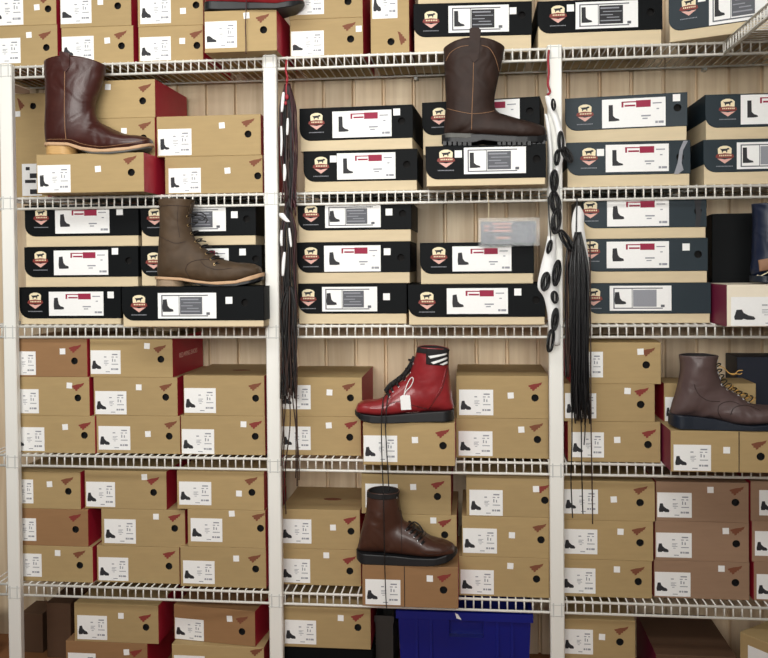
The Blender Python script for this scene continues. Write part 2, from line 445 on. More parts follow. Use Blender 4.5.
# emblem of the black-lidded boxes (units: 1 = emblem width)
def emb_plate(bm):
    pts = [(-.36, .02), (-.38, .34), (-.28, .44), (-.1, .5), (.1, .5), (.28, .44), (.38, .34), (.36, .02)]
    add_poly(bm, pts, -.0006, 0)
def emb_cow(bm):
    pts = [(-.25, .36), (-.2, .32), (.1, .34), (.16, .38), (.24, .36), (.25, .29), (.16, .27), (.14, .22), (.13, .12), (.09, .12), (.07, .21), (-.09, .2), (-.12, .12), (-.16, .12), (-.17, .22), (-.22, .28)]
    add_poly(bm, pts, -.0011, -.0004)
def emb_banner(bm):
    pts = [(-.5, -.14), (-.46, .0), (-.36, .04), (0, .08), (.36, .04), (.46, 0), (.5, -.14), (.38, -.2), (0, -.18), (-.38, -.2)]
    add_poly(bm, pts, -.0009, 0)
def emb_banner_text(bm): bars(bm, [(-.3+.1*k, -.09, -.24+.1*k, -.01) for k in range(7)], -.0012)
def emb_chevron(bm):
    add_poly(bm, [(-.4, -.22), (-.14, -.24), (0, -.27), (.14, -.24), (.4, -.22), (.2, -.36), (0, -.5), (-.2, -.36)], -.0006, 0)
def emb_text(bm): bars(bm, [(-.46+.077*k, -.68, -.41+.077*k, -.63) for k in range(12)])
def print_w(bm): bars(bm, [(.3, .28, .44, .32), (.36, .08, .4, .12), (.12, -.15, .27, -.1), (.14, -.24, .22, -.2), (.34, -.4, .38, -.32), (.39, -.4, .47, -.32)])
def print_b(bm): bars(bm, [(-.44, .38, .36, .42), (-.44, -.42, .36, -.38), (-.44, -.4, -.42, .4), (-.14, -.4, -.13, .4), (.33, -.36, .39, -.26)])
def crim(bm):
    bars(bm, [(.04, .18, .27, .42)], -.0006)
    bars(bm, [(-.19, .36, .04, .4), (-.19, .2, -.16, .4), (-.14, .22, .03, .28)], -.0006)
def darkblock(bm): bars(bm, [(-.12, -.34, .26, .34)], -.0006)
def darktext(bm): bars(bm, [(-.1, .22, .2, .27), (-.06, .1, .24, .13), (-.1, -.02, .1, .01), (0, -.12, .2, -.09), (-.1, -.24, .22, -.2)], -.0012)
def pic_k(bm):
    pts = [(-.43, .3), (-.35, .32), (-.33, .0), (-.29, -.12), (-.22, -.18), (-.21, -.28), (-.27, -.3), (-.43, -.3), (-.44, -.1)]
    add_poly(bm, pts, -.0007, 0)
def pic_kt(bm):
    pts = [(-.42, .38), (-.34, .38), (-.335, -.1), (-.29, -.2), (-.22, -.25), (-.21, -.32), (-.3, -.34), (-.42, -.34)]
    add_poly(bm, pts, -.0007, 0)
KGROUP = 'black lidded boot boxes on the shelves'
def kbox(bid, on, x0, yt, x1, yb, bb, badge, lab, kind, stk, hole, pos, Y=None, yaw=0, dep=None, lidm='black', pic='k', strap=None, block='midink', front_only=False):
    """bb: photo row where the black front ends"""
    yaw = math.radians(yaw)
    loc, w, h, Y, local = common(bid, on, x0, yt, x1, yb, Y, yaw)
    d = dep or min(.3, WALL_Y-.012-Y)
    r = thing('boot_box', pos, 'box', loc, yaw, KGROUP); W2 = w/2
    zl = local((x0+x1)/2, bb)[1]; zl = max(.015, min(h-.02, zl)); g = .0025
    def inside(p, m): return (max(-W2+m, min(W2-m, p[0])), max(m, min(h-m, p[1])))
    hp = inside(local(*hole), .014) if hole else None
    bm = bmesh.new()
    shell(bm, [(-W2+g, 0), (W2-g, 0), (W2-g, h-g), (-W2+g, h-g)], g, d-g, hp, 0, lambda nx, nz: 0)
    obj('box_body', bm, 'pale', r)
    R = min(.036, (h-zl)*.55)
    out = [(-W2+R*(1-math.cos(t*PI/12)), zl+R*(1-math.sin(t*PI/12))) for t in range(7)]+[(W2, zl), (W2, h), (-W2, h)]
    bm = bmesh.new(); shell(bm, out, 0, d, hp, 0, lambda nx, nz: 0)
    lid = obj('lid', bm, lidm, r)
    if hp: pocket(r, *hp)
    if badge:
        p = local(*badge)
        ew = .052
        e = scaled('emb_plate', emb_plate, 'cream', 'emblem', r, p[0], p[1]+.004, ew, ew, 0)
        link('animal_figure', shared('emb_cow', emb_cow, 'ink'), e)
        link('banner', shared('emb_banner', emb_banner, 'bannerred'), e)
        link('banner_lettering', shared('emb_banner_text', emb_banner_text, 'cream'), e)
        link('chevron', shared('emb_chevron', emb_chevron, 'pinkish'), e)
        link('emblem_lettering', shared('emb_text', emb_text, 'greyink'), e)
    if lab:
        a = local(lab[0], lab[1]); b = local(lab[2], lab[3])
        sl = 0
        za, z2 = max(b[1], zl+.002), min(a[1], h-.0015)
        lo = scaled('label', sq, 'white', 'label', r, (a[0]+b[0])/2, (za+z2)/2, b[0]-a[0], z2-za, 0)
        link('boot_picture', shared('pic_'+pic, pic_kt if pic == 'kt' else pic_k, 'ink'), lo, (-.05 if kind == 'w' else -.06, -.0006, 0)).scale = (.82, 1, .8)
        if kind == 'w':
            link('crimson_block', shared('crim', crim, 'crimson'), lo, (0, -.0006, 0)); link('label_print', shared('print_w', print_w, 'greyink'), lo, (0, -.0006, 0))
        else:
            link('label_print', shared('print_b', print_b, 'midink'), lo, (0, -.0006, 0))
            link('dark_block', shared('darkblock_'+block, darkblock, block), lo, (0, -.0006, 0)); link('block_lettering', shared('darktext', darktext, 'greyink'), lo, (0, -.0006, 0))
    if stk:
        p = inside(local(*stk), .01); scaled('sticker', sq, 'white', 'price_sticker', r, p[0], p[1], .021, .021, -.0002)
    if strap:
        pts = [local(*q) for q in strap[1]]
        bm = bmesh.new(); add_poly(bm, pts, -.0012, 0); obj(strap[0], bm, strap[2], r)
    TOP[bid] = (r, loc.z+h, Y, d, loc.x-W2, loc.x+W2)
    BOXES.append((bid, loc.x-W2, loc.x+W2, Y, Y+d, loc.z, loc.z+h, yaw))
    return r, local, w, h, d

# ------------------------------------------------------------------ the boxes, bottom rows first
KB = ('brown', 'red'); KD = ('dull', 'red')
# --- top shelf
b = tbox
b('T1', 1, -26, 26, 57.3, 64, (-12, 39, 20.8, 63), (29, 35), (46.3, 47.5), (44.8, 35.4), 'kraft box on the top shelf, lower row, cut by left edge of photo', .015)
b('T3', 1, 61.5, 26.7, 133.3, 63, (62, 37, 94, 60), (107.3, 40.6), (121.5, 45.8), (120.4, 35), 'kraft box on top shelf, lower row, right behind the top of the tall red-brown boot', .015)
b('T5', 1, 138.5, 26, 203, 62, (140, 37.5, 171, 60), (182.3, 41), (196.9, 45.4), (196, 34.4), 'kraft box on top shelf, lower row, left of the box carrying a shoe', .015)
b('T2', 'T1', -28, -15, 56, 25.4, (-10, -4, 23.5, 24.6), (36.9, 7.3), (48, 8.8), (45, -1), 'kraft box on the top shelf, upper row, cut by top left corner of photo')
b('T4', 'T3', 60, -14, 131, 25.4, (60.5, -2, 91.7, 23), (100.4, 2), (117.7, 5.8), None, 'kraft box on top shelf, upper row, second from left', pic='l')
b('T6', 'T5', 137.5, -15, 203, 24.8, (140, -4, 171, 23), (183, 11), (196, 5), None, 'kraft box on top shelf, upper row, third from left')
b('T7', 1, 204.5, 10, 276.7, 57, (205, 22, 237, 47.5), (246.5, 15.6), (263.5, 29.8), (262.5, 18.3), 'kraft box with crimson side pulled forward under the black-soled shoe', -.07, pic='l', dep=.3)
b('T8', 1, 290, 18.5, 363, 57, (291, 31.7, 324, 56), (358.8, 28.8), (350.6, 39), (349, 26.5), 'kraft box on top shelf just right of the middle post, lower one', .015, pic='l')
b('T9', 'T8', 289, -20, 362.5, 17.8, (290.5, -11, 324, 14), None, (348, 1.5), None, 'kraft box on top shelf just right of the middle post, upper one', pic='l')
b('T10', 1, 370.5, -36, 409, 55, (372, -16, 397.5, 18), None, (391, 41.7), (402, 38), 'narrow kraft box standing on its end on the top shelf', .015, vert=True, dep=.29)
k = kbox
k('K1', 1, 413.5, 2.5, 532, 50, 36, (431, 21), (448.3, 6, 509, 31.5), 'b', (513, 10.8), (522, 15), 'black-lidded box on top shelf behind the top of the dark brown boot', .04, 3, dep=.27, pic='kt', block='ink')
k('K1b', 'K1', 417, -40, 533, 1, -10, None, None, 'b', None, None, 'black-lidded box at the top edge of photo, only its pale base showing', .04, 3, dep=.27)
k('K2', 1, 537.5, -1, 662.6, 46, 31.5, (558, 15.6), (575.5, 2.5, 638, 27), 'b', (570.4, 8), (650.7, 11.9), 'black-lidded box on the top shelf, right of the right upright post', .02, pic='kt', block='ink')
k('K3', 1, 668.5, -12, 782, 43, 24, (688.8, 8), (709, -12, 770, 17), 'b', (701.8, -2), None, 'black-lidded box turned at an angle in the top right corner of photo', -.07, -25, dep=.27, pic='kt', lidm='slate', block='midink')
# --- second shelf, left bay
b('T11', 2, 36.5, 153.5, 143.8, 194, (37.5, 165.4, 70.8, 193.5), (98, 169), (131.3, 172.3), (130, 160), 'long kraft box with crimson side, under the tall red-brown pull-on boot', -.1, pic='t', dep=.29)
b('V1', 2, 11.8, 93.5, 47, 197, (21.9, 164, 42, 195.6), (17.7, 114), (33, 106), (20.8, 104), 'kraft box standing on its end beside the left post, second shelf', .2, dep=.115, extra='vertlabel', vert=True)
r_ = TOP['V1'][0]
bm = bmesh.new()
q = [at(x, y, .2)-r_.location for (x, y) in ((10.5, 83.5), (20, 86.5), (31, 91), (31, 94), (22, 94.3), (13, 93.5))]
add_poly(bm, [(v.x, v.z) for v in q], -.012, -.009)
obj('open_flap', bm, 'dull', r_)
b('T15', 2, 165, 156, 262.5, 194.5, (168.5, 168.5, 201, 192.5), (227.5, 170.6), (257.7, 175.8), (256.5, 162.3), 'long kraft box lying on second shelf against the middle post, lower of two', .012, pic='t')
b('T14', 'T15', 156.7, 115.4, 260.8, 155.4, (158, 129.4, 191.7, 155), (221.9, 125.4), (248, 134), (248, 122.7), 'long kraft box left of the middle post, upper of two on second shelf', .012, pic='t')
b('T13', 'T11', 60, 118.5, 154.8, 157, None, (124, 131), (143.5, 138), (144.8, 125.8), 'kraft box mostly hidden behind the foot of the tall red-brown boot', .006, dep=.3)
b('T12', 'T13', 62, 80.5, 155, 118.3, None, (108, 87), (142.7, 100.8), (144.8, 88), 'kraft box with long crimson side at the back, right of the tall red-brown shaft', .006, dep=.3)
# --- second shelf, centre bay
k('K5', 2, 303.5, 150, 417.5, 192, 181, (321, 166.5), (336.9, 153.5, 395.6, 178.6), 'w', (333.3, 159), (406.7, 164.4), 'black-lidded box on second shelf, left pile of centre bay, lower one', .02, pic='kt')
k('K4', 'K5', 299.4, 106.5, 413, 148.5, 139.4, (316.5, 122.7), (332.3, 111.7, 391.7, 136.2), 'w', (396.7, 112), (401.5, 121), 'black-lidded box on second shelf, left pile of centre bay, upper one', .025, -3, dep=.28, pic='kt')
k('K7', 2, 425.6, 145, 546, 189, 178.5, (446, 160), (463.8, 147.7, 526, 173), 'b', (458.3, 154), (536.7, 159), 'black-lidded box under the tall dark brown lug-soled boot', -.1, dep=.29, pic='kt', block='midink')
k('K6', 'K7', 422, 99.5, 540, 147, 133, (439, 117.5), (458, 102, 519.8, 125), 'w', None, (529.8, 111), 'black-lidded box set back behind the tall dark brown boot', .075, -8, dep=.22, pic='kt')
# --- second shelf, right bay
k('K9', 2, 566.7, 141.3, 690.6, 186, 174.6, (589, 158), (605.6, 145, 668.8, 171), 'w', (600.4, 152.5), (680, 157), 'black-lidded box with torn tape over its hole, second shelf, right bay', .02, pic='kt', lidm='slate',
  strap=('torn_tape', [(683.5, 140.8), (688, 140.8), (683, 150), (681.5, 163), (683.5, 170), (678, 174), (674, 174), (677.5, 163), (679.5, 150)], 'greyink'))
k('K8', 'K9', 565, 95.3, 687.5, 140, 128.5, (585, 114.4), (602, 100, 665.6, 125.5), 'w', (676.5, 97.7), (677.5, 107.7), 'black-lidded box turned slightly, on top of the one with torn tape', .06, -8, dep=.23, pic='kt', lidm='slate')
k('K11', 2, 703.4, 138.5, 828, 184.5, 171.3, (724.7, 156), (736.8, 142.5, 799, 168), 'b', None, None, 'black-lidded box at the right edge, second shelf, lower of two', .02, pic='kt', lidm='slate', block='greyink')
k('K10', 'K11', 705.3, 93, 830, 138, 126.5, (727.8, 109), (740.7, 95, 803, 123), 'w', None, None, 'black-lidded box at the right edge, second shelf, upper of two', .02, pic='kt', lidm='slate')
# --- third shelf, left bay
k('K17', 3, 122, 286.6, 264, 331, 320.5, (139, 305), (157.8, 293, 216.5, 318.4), 'b', (229, 300.3), (244.8, 302.6), 'black-lidded box under the olive-brown lace-up boot', -.1, dep=.29, block='midink')
k('K14', 3, 19.3, 287, 121, 329, 318.4, (35.3, 302), (48.8, 291.8, 103.7, 315.6), 'w', (110.7, 294.9), None, 'black-lidded box on third shelf, bottom of pile by the left post', .012)
k('K13', 'K14', 24.3, 246.6, 138.3, 284.7, 277, (40.5, 260.7), (53.7, 250.6, 108.4, 274.8), 'w', (115, 251.3), (128.4, 260.7), 'black-lidded box on third shelf, middle of pile by the left post', .012)
k('K12', 'K13', 24.7, 205, 138.6, 244.7, 236, (41.2, 218), (55, 208, 109.6, 233), 'w', (119.7, 211.7), None, 'black-lidded box on third shelf, top of pile by the left post', .012)
k('K16', 'K17', 140.6, 245.4, 262, 285.5, 276, (153.6, 262), (170, 249, 229, 274), 'w', (242.6, 252), (255.6, 259), 'black-lidded box behind the olive-brown boot, lower of the two', .012, dep=.3)
k('K15', 'K16', 140.6, 205, 256, 244.7, 236, (154.7, 218), (171, 208, 226, 231), 'b', (234.4, 214.7), (246.6, 219), 'black-lidded box behind the olive-brown boot, upper of the two', .012, dep=.3)
# --- third shelf, centre bay
k('K20', 3, 298, 283.5, 407, 324, 313.7, (308.3, 298.9), (322, 287, 377.3, 311.3), 'b', (386.5, 296.7), None, 'black-lidded box on third shelf beside brown laces, bottom of three', .012)
k('K19', 'K20', 297, 242, 410.3, 282, 272.5, (311, 257), (324, 245.8, 380.8, 271.3), 'w', (387.2, 251.7), (400.9, 257.6), 'black-lidded box on third shelf beside brown laces, middle of three', .012)
k('K18', 'K19', 297.7, 202.5, 411.5, 240, 230, (311, 215), (325, 205.3, 380.8, 227.2), 'b', (389, 212), (402.5, 213.6), 'black-lidded box on third shelf beside brown laces, top of three', .012)
k('K22', 3, 408, 284.3, 545.5, 326, 317, (427, 302), (446.7, 288.3, 508, 313.8), 'w', (517.8, 292), (536.2, 300), 'black-lidded box on third shelf, right pile of centre bay, lower one', -.04)
k('K21', 'K22', 420, 242.3, 534, 283, 273.6, (438.9, 257), (452.3, 246.5, 511.5, 271), 'w', None, None, 'black-lidded box with a clear plastic pouch hanging before it', .012)
# --- third shelf, right bay
k('K25', 3, 586, 283, 711, 324, 313.7, (593.6, 298.4), (609.6, 285.9, 671.4, 310.6), 'b', None, None, 'black-lidded box on third shelf, right bay, bottom of three', .02, lidm='slate', block='greyink')
k('K24', 'K25', 584, 238.5, 708, 280.7, 271.3, (591.5, 251.3), (606.6, 241.8, 669, 267.8), 'w', (686, 247), (698, 254.3), 'black-lidded box on third shelf, right bay, middle of three', .02, lidm='slate')
k('K23', 'K24', 583, 197, 706.7, 236, 227.7, (590.5, 211), (607, 199.4, 669, 225.8), 'w', None, (698, 211), 'black-lidded box with a dark strap over its hole, top of three in right bay', .02, lidm='slate',
  strap=('strap', [(694, 198), (702, 198), (700.5, 206), (701.5, 214), (699.5, 227), (695, 227), (696, 214)], 'ink'))
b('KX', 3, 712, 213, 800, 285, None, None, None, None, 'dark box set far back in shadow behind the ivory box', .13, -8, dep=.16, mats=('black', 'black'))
b('W1', 3, 727, 284.5, 815, 327, (731, 297, 800, 326), None, None, None, 'ivory box with a maroon side at the right edge, third shelf', -.12, mats=('ivory', 'maroon'), dep=.225)
# --- fourth shelf, left bay
b('T22', 4, 10, 416, 94.8, 453, (13, 427, 44.7, 451), (65.2, 427), (84.4, 435.3), (84.8, 425.9), 'kraft box on fourth shelf, bottom of the pile against the left post', wingm='wingred')
b('T25', 4, 96.5, 416, 180, 453.6, (98.5, 426, 130.5, 450), (148, 434), (169.2, 436.2), (170.8, 424.8), 'kraft box on fourth shelf, bottom of the middle pile in left bay')
b('T27', 4, 181, 416, 265, 454.8, (181.8, 429, 214.4, 454), (243.5, 424.3), (255.2, 436.4), (255.6, 424.8), 'kraft box on fourth shelf left of middle post, lower of two', wingm='wingred')
b('T21', 'T22', 10, 377, 89.3, 415, (7, 389, 39, 413.3), (69.4, 385.5), (77.8, 397.9), (78, 386.9), 'kraft box on fourth shelf, middle of the pile against the left post', wingm='wingred')
b('T24', 'T25', 93.7, 377.4, 177.4, 415.3, (95.2, 391, 126.7, 414.4), (138.8, 387.3), (165.7, 397.2), (165.7, 387.3), 'kraft box on fourth shelf, centre of the nine in left bay')
b('T26', 'T27', 183.6, 375.6, 264.4, 414.4, (184.2, 388, 216, 413), None, (255.6, 398.3), (255, 386.6), 'kraft box with dark print on its top, fourth shelf left of middle post', lidtop=True)
b('T20', 'T21', 10, 339, 87, 376.5, (4, 351.4, 36, 375), (62.6, 351.4), (74.5, 361), (75, 348.7), 'darker kraft box on fourth shelf, top of the pile against the left post', mats=KB, wingm='wingred')
T23 = b('T23', 'T24', 90, 338.5, 172.5, 376.3, (90.6, 350.3, 120.8, 374), (147, 346), (160.9, 359.3), (159.8, 349), 'kraft box with white lettering on its crimson side, fourth shelf')
# --- fourth shelf, centre bay
b('T29', 4, 281.5, 416.6, 361, 455.6, (279.5, 426.3, 310.8, 450), (328.8, 425.4), (349.8, 437.3), (351, 424.8), 'kraft box on fourth shelf behind hanging brown laces, lower of two', .03, wingm='wingred')
b('T28', 'T29', 281, 377.4, 362, 415.3, (279, 385, 310.8, 409.3), (329.5, 392.4), (350.4, 397.9), (348.7, 386.9), 'kraft box on fourth shelf behind hanging brown laces, upper of two')
b('T30', 4, 363, 422.6, 455, 463.3, (363.6, 435.3, 397.4, 462), (415, 440), (443, 445.7), (442.4, 433.6), 'kraft box under the oxblood red boot', -.083, wingm='wingred', dep=.29)
b('T32', 4, 456, 418.6, 548.8, 458.3, (458.5, 431, 492.6, 456), (521.3, 429.6), (537.4, 439.5), (536.3, 427.4), 'kraft box right of the red boot, lower of two on fourth shelf')
b('T31', 'T32', 456.3, 375.8, 548.8, 417.5, (459, 389.5, 493.3, 415.3), (510.7, 395.5), (535, 397.9), (535.2, 386.6), 'kraft box right of the red boot, upper of two on fourth shelf', wingm='wingred')
# --- fourth shelf, right bay
b('T35', 4, 568, 421.9, 660.5, 462.2, (571.2, 432, 604, 457.6), (617.2, 439.9), (648, 444.6), (649, 433.7), 'kraft box behind hanging black laces, bottom of three on fourth shelf', wingm='wingred')
b('T34', 'T35', 563.5, 384, 654.8, 421, (565, 393, 596.3, 418.4), (627.5, 391), (640.7, 404.5), (641.6, 392), 'kraft box behind hanging black laces, middle of three on fourth shelf', wingm='wingred')
b('T33', 'T34', 571, 342.5, 661, 383.5, (571, 351.7, 603, 377.4), (640.5, 351.7), (646.2, 364.9), (648, 352), 'kraft box behind hanging black laces, top of three on fourth shelf')
b('T37', 4, 670.8, 431.4, 786, 474, (673.5, 444.5, 711, 471), (726.6, 450.2), (760.7, 456.6), (759, 445), 'kraft box with maroon side under the taupe boot at the right edge', -.106, seam=739, dep=.29, mats=('kraft', 'maroon'))
b('T36', 'T37', 664, 383.5, 756, 423, (665, 397, 690, 422), None, None, None, 'kraft box set back behind the taupe boot at the right edge', .03, dep=.13)
b('TX', 4, 737, 357, 800, 430, None, None, None, None, 'dark navy box at the back behind the taupe boot', .2, mats=('navycard', 'navycard'), dep=.12)
# --- fifth shelf, left bay
b('T42', 5, 12, 546, 92.6, 581.7, (10, 553, 41.9, 576.8), (57.7, 553), (79.8, 565.3), (79.3, 554.3), 'kraft box on fifth shelf, bottom of the pile against the left post')
b('T45', 5, 97, 546.6, 179.4, 583, (98.5, 557, 128.5, 581), None, (169, 566.2), (169.2, 554.8), 'kraft box on fifth shelf, bottom of the middle pile in left bay', wingm='wingred')
b('T48', 5, 180.4, 547.5, 266, 587.4, (183, 560.3, 214.8, 584), (236.2, 558.5), (255.6, 569), (254.5, 558.5), 'kraft box on fifth shelf left of middle post, bottom of three')
b('T41', 'T42', 12, 509, 88, 545.5, (5, 517.7, 36.4, 540.9), None, (75.6, 529.4), (75, 517.7), 'darker kraft box on fifth shelf, middle of the pile against the left post', mats=KB, wingm='wingred')
b('T44', 'T45', 101.4, 509.6, 185, 545.8, (104.2, 518.8, 136, 543.7), (156, 516.6), (174.7, 528.3), (174.5, 517.7), 'kraft box on fifth shelf, centre of the nine in left bay', wingm='wingred')
b('T47', 'T48', 187.7, 510, 265.3, 546.5, (190.6, 518, 222.5, 542), (231.8, 513.6), (260.5, 528.3), (259.6, 516.9), 'kraft box on fifth shelf left of middle post, middle of three')
b('T40', 'T41', 12, 472, 80.4, 508.5, (1, 479, 33.5, 503.4), (49.6, 484.2), (68.3, 491.3), (67.2, 481), 'kraft box on fifth shelf, top of the pile against the left post')
b('T43', 'T44', 84.8, 471, 166.4, 508.8, (86, 481.6, 115.3, 507), (144.4, 477), (153.6, 492.4), (153, 481), 'kraft box with crimson right side on fifth shelf, top of the middle pile', wingm='wingred')
b('T46', 'T47', 177, 471.5, 264, 509.5, (179, 481.4, 211.5, 505.2), (239, 493.5), (251.9, 492.4), (251.2, 481), 'kraft box on fifth shelf left of middle post, top of three')
# --- fifth shelf, centre bay
b('T51', 5, 281.5, 549.3, 361, 585.4, (279, 558.5, 310.3, 583), (326.3, 555.3), (349.8, 571), (349.3, 560.3), 'kraft box on fifth shelf right of middle post, lower of two', wingm='wingred')
b('T50', 'T51', 281, 509.7, 360, 548.2, (279.6, 518.8, 311.5, 543.6), (333, 527.5), (351, 531.3), (350, 520.4), 'kraft box on fifth shelf right of middle post, upper of two', wingm='wingred', lidtop=True)
b('T54', 5, 362.3, 566.3, 458.2, 608, (365.3, 579, 400.6, 605.2), (429.8, 578.5), (443.5, 590), (444.2, 577.8), 'kraft box with a split flap under the chestnut brown boot', -.095, seam=404.5, mats=KB, wingm='wingred', dep=.29)
b('T53', 'T54', 370, 514.7, 456.8, 553, None, (433.3, 520.4), (444.7, 534.8), (444.7, 523), 'kraft box directly behind the toe of the chestnut brown boot', .02, wingm='wingred', dep=.28)
b('T52', 'T53', 361.5, 474.8, 451, 512.9, (365.3, 483.5, 398, 508), (413.2, 486.9), (437.4, 496.5), (437.8, 485), 'kraft box behind the shaft of the chestnut brown boot, topmost there', wingm='wingred')
b('T57', 5, 459, 557.5, 549.5, 596.8, (460.5, 569.4, 493.9, 594.5), (510.3, 566), (536.5, 579), (536.5, 567.8), 'kraft box on fifth shelf left of right post, bottom of three')
b('T56', 'T57', 462, 517, 549.5, 556.2, (462.9, 528, 497, 553.5), (511.9, 535.2), (541, 539.8), (539.5, 528), 'kraft box on fifth shelf left of right post, middle of three')
b('T55', 'T56', 466.3, 478, 549.5, 516, (469.3, 489.6, 502.8, 515.8), (536, 489), (545, 500.3), (544.5, 489), 'kraft box on fifth shelf left of right post, top of three', wingm='wingred')
# --- fifth shelf, right bay
b('T60', 5, 560, 560.2, 652, 597.4, (562, 567.7, 595.5, 593.7), (616.9, 569.4), (638.3, 581.6), (637.5, 571), 'kraft box on fifth shelf right of right post, bottom of three')
b('T63', 5, 654, 561.5, 749.5, 599, (654.8, 571.7, 690.5, 596.8), (721.4, 568.6), (735.4, 582.7), (735, 570), 'dull brown box on fifth shelf, second pile right of the right post, bottom', mats=KD)
b('T66', 5, 754, 563, 850, 602, (756.6, 574, 792, 600), (815, 570), (836, 585), (836, 574), 'dull brown box cut by the right edge, fifth shelf, bottom of three', mats=KD)
b('T59', 'T60', 561, 520.8, 653.3, 559.7, (563, 528.8, 597.4, 554.3), (620.5, 531.7), (640, 542.7), (638.8, 531), 'kraft box on fifth shelf right of right post, middle of three')
b('T62', 'T63', 655, 522, 749, 560.8, (656, 532.4, 691.7, 557.9), (725.7, 531), (736.2, 543.8), (737.4, 531), 'dull brown box on fifth shelf, second pile right of the right post, middle', mats=KD)
b('T65', 'T66', 752, 522, 847, 562, (754.9, 531, 790, 556.4), (812, 530), (834, 545), (834, 533), 'dull brown box cut by the right edge, fifth shelf, middle of three', mats=KD)
b('T58', 'T59', 560, 481.4, 655, 520, (564, 489, 598, 514), (613.7, 499.4), (640, 502.6), (640.5, 490.4), 'kraft box on fifth shelf behind thin black lace ends, top of three')
b('T61', 'T62', 656, 482.3, 748.8, 521, (657.2, 492.3, 691.7, 517.8), (710.4, 489.9), (735.4, 502.5), (736.7, 491), 'dull brown box on fifth shelf, second pile right of the right post, top', mats=KD)
b('T64', 'T65', 750.7, 482, 845, 521, (759.2, 490, 794, 516), (812, 490), (834, 505), (834, 493), 'dull brown box cut by the right edge, fifth shelf, top of three', mats=KD)
# --- floor row under the lowest shelf
b('T71', 'floor', 66, 642.3, 147.4, 684, (68, 652.5, 96, 677), (126.5, 652.2), (138, 665), (136, 653), 'kraft box under the lowest shelf, left bay, below another kraft box', .02, mats=KB, wingm='wingred')
b('T73', 'floor', 172, 646, 264, 684, (174, 655, 205, 680), None, (257, 664), (256.5, 652), 'kraft box under the lowest shelf beside the middle post, lower one', .02)
b('T70', 'T71', 74.3, 604.4, 158.3, 642.3, (77.2, 615, 107.3, 640), (121, 615.8), (146, 627.3), (145, 618), 'kraft box with crimson right side just under the lowest shelf, left bay', .02, wingm='wingred')
b('T72', 'T73', 174, 608, 255, 646, (175, 617.5, 204, 643.5), (229.6, 618.7), (242, 631.6), (242, 620), 'turned brown box just under the lowest shelf left of the middle post', .04, -7, mats=KB, dep=.27)
k('K75', 'floor', 283, 647.5, 373, 690, 676, None, None, 'b', None, None, 'black box under the lowest shelf right of the middle post', .02)
b('T74', 'K75', 282.5, 608.3, 370.6, 645.4, (284.5, 619.6, 316.3, 644.5), (340.7, 618), (357.9, 627.5), (357.5, 617.5), 'kraft box just under the lowest shelf right of the middle post', .015, wingm='wingred')
b('T77', 'floor', 560, 658, 634, 698, (565, 668, 596, 694), None, (620, 680), (621, 669), 'kraft box under the lowest shelf beside the right post, lower one', .02)
b('T76', 'T77', 560.5, 619.8, 635.4, 657.5, (563.5, 628.8, 593, 654.5), (602, 636.9), (619.9, 642), (621.4, 630.7), 'kraft box just under the lowest shelf right of the right post', .02)
b('T78', 'floor', 656, 656, 737, 698, None, None, None, None, 'kraft box with painted-in shade, seen mostly from above, under the lowest shelf', .02, mats=('shadedcard', 'maroon'))
b('T79', 'floor', 740, 641, 785, 700, (748, 645, 776, 690), None, None, None, 'kraft box turned sideways at the bottom right corner', -.07, -52, dep=.16)
b('T81', 'floor', 47, 603, 71, 684, None, None, None, None, 'brown box with painted-in shade standing deep under the lowest shelf near the left post', .17, dep=.14, mats=('shadedcard', 'shadedcard'))
b('T80', 'floor', 21, 613.5, 43, 684, None, None, None, None, 'small kraft box with painted-in shade deep in the corner beside the left post', .2, dep=.11, mats=('shadedcard', 'shadedcard'))
# white lettering on the one crimson side that shows any
r, local, w, h, d = T23
cu = bpy.data.curves.new('side_lettering', 'FONT'); cu.body = 'RED WING SHOES'; cu.size = .022; cu.extrude = .0003; cu.align_x = 'CENTER'; cu.align_y = 'CENTER'
tmp = bpy.data.objects.new('tmp_letters', cu); COL.objects.link(tmp)
dg = bpy.context.evaluated_depsgraph_get(); dg.update()
me = bpy.data.meshes.new_from_object(tmp.evaluated_get(dg)); bpy.data.objects.remove(tmp); bpy.data.curves.remove(cu)
me.materials.clear(); me.materials.append(M['pinkish'])
o = link('side_lettering', me, r, (w/2+.0003, d*.5, h*.5)); o.rotation_euler = (PI/2, 0, PI/2)

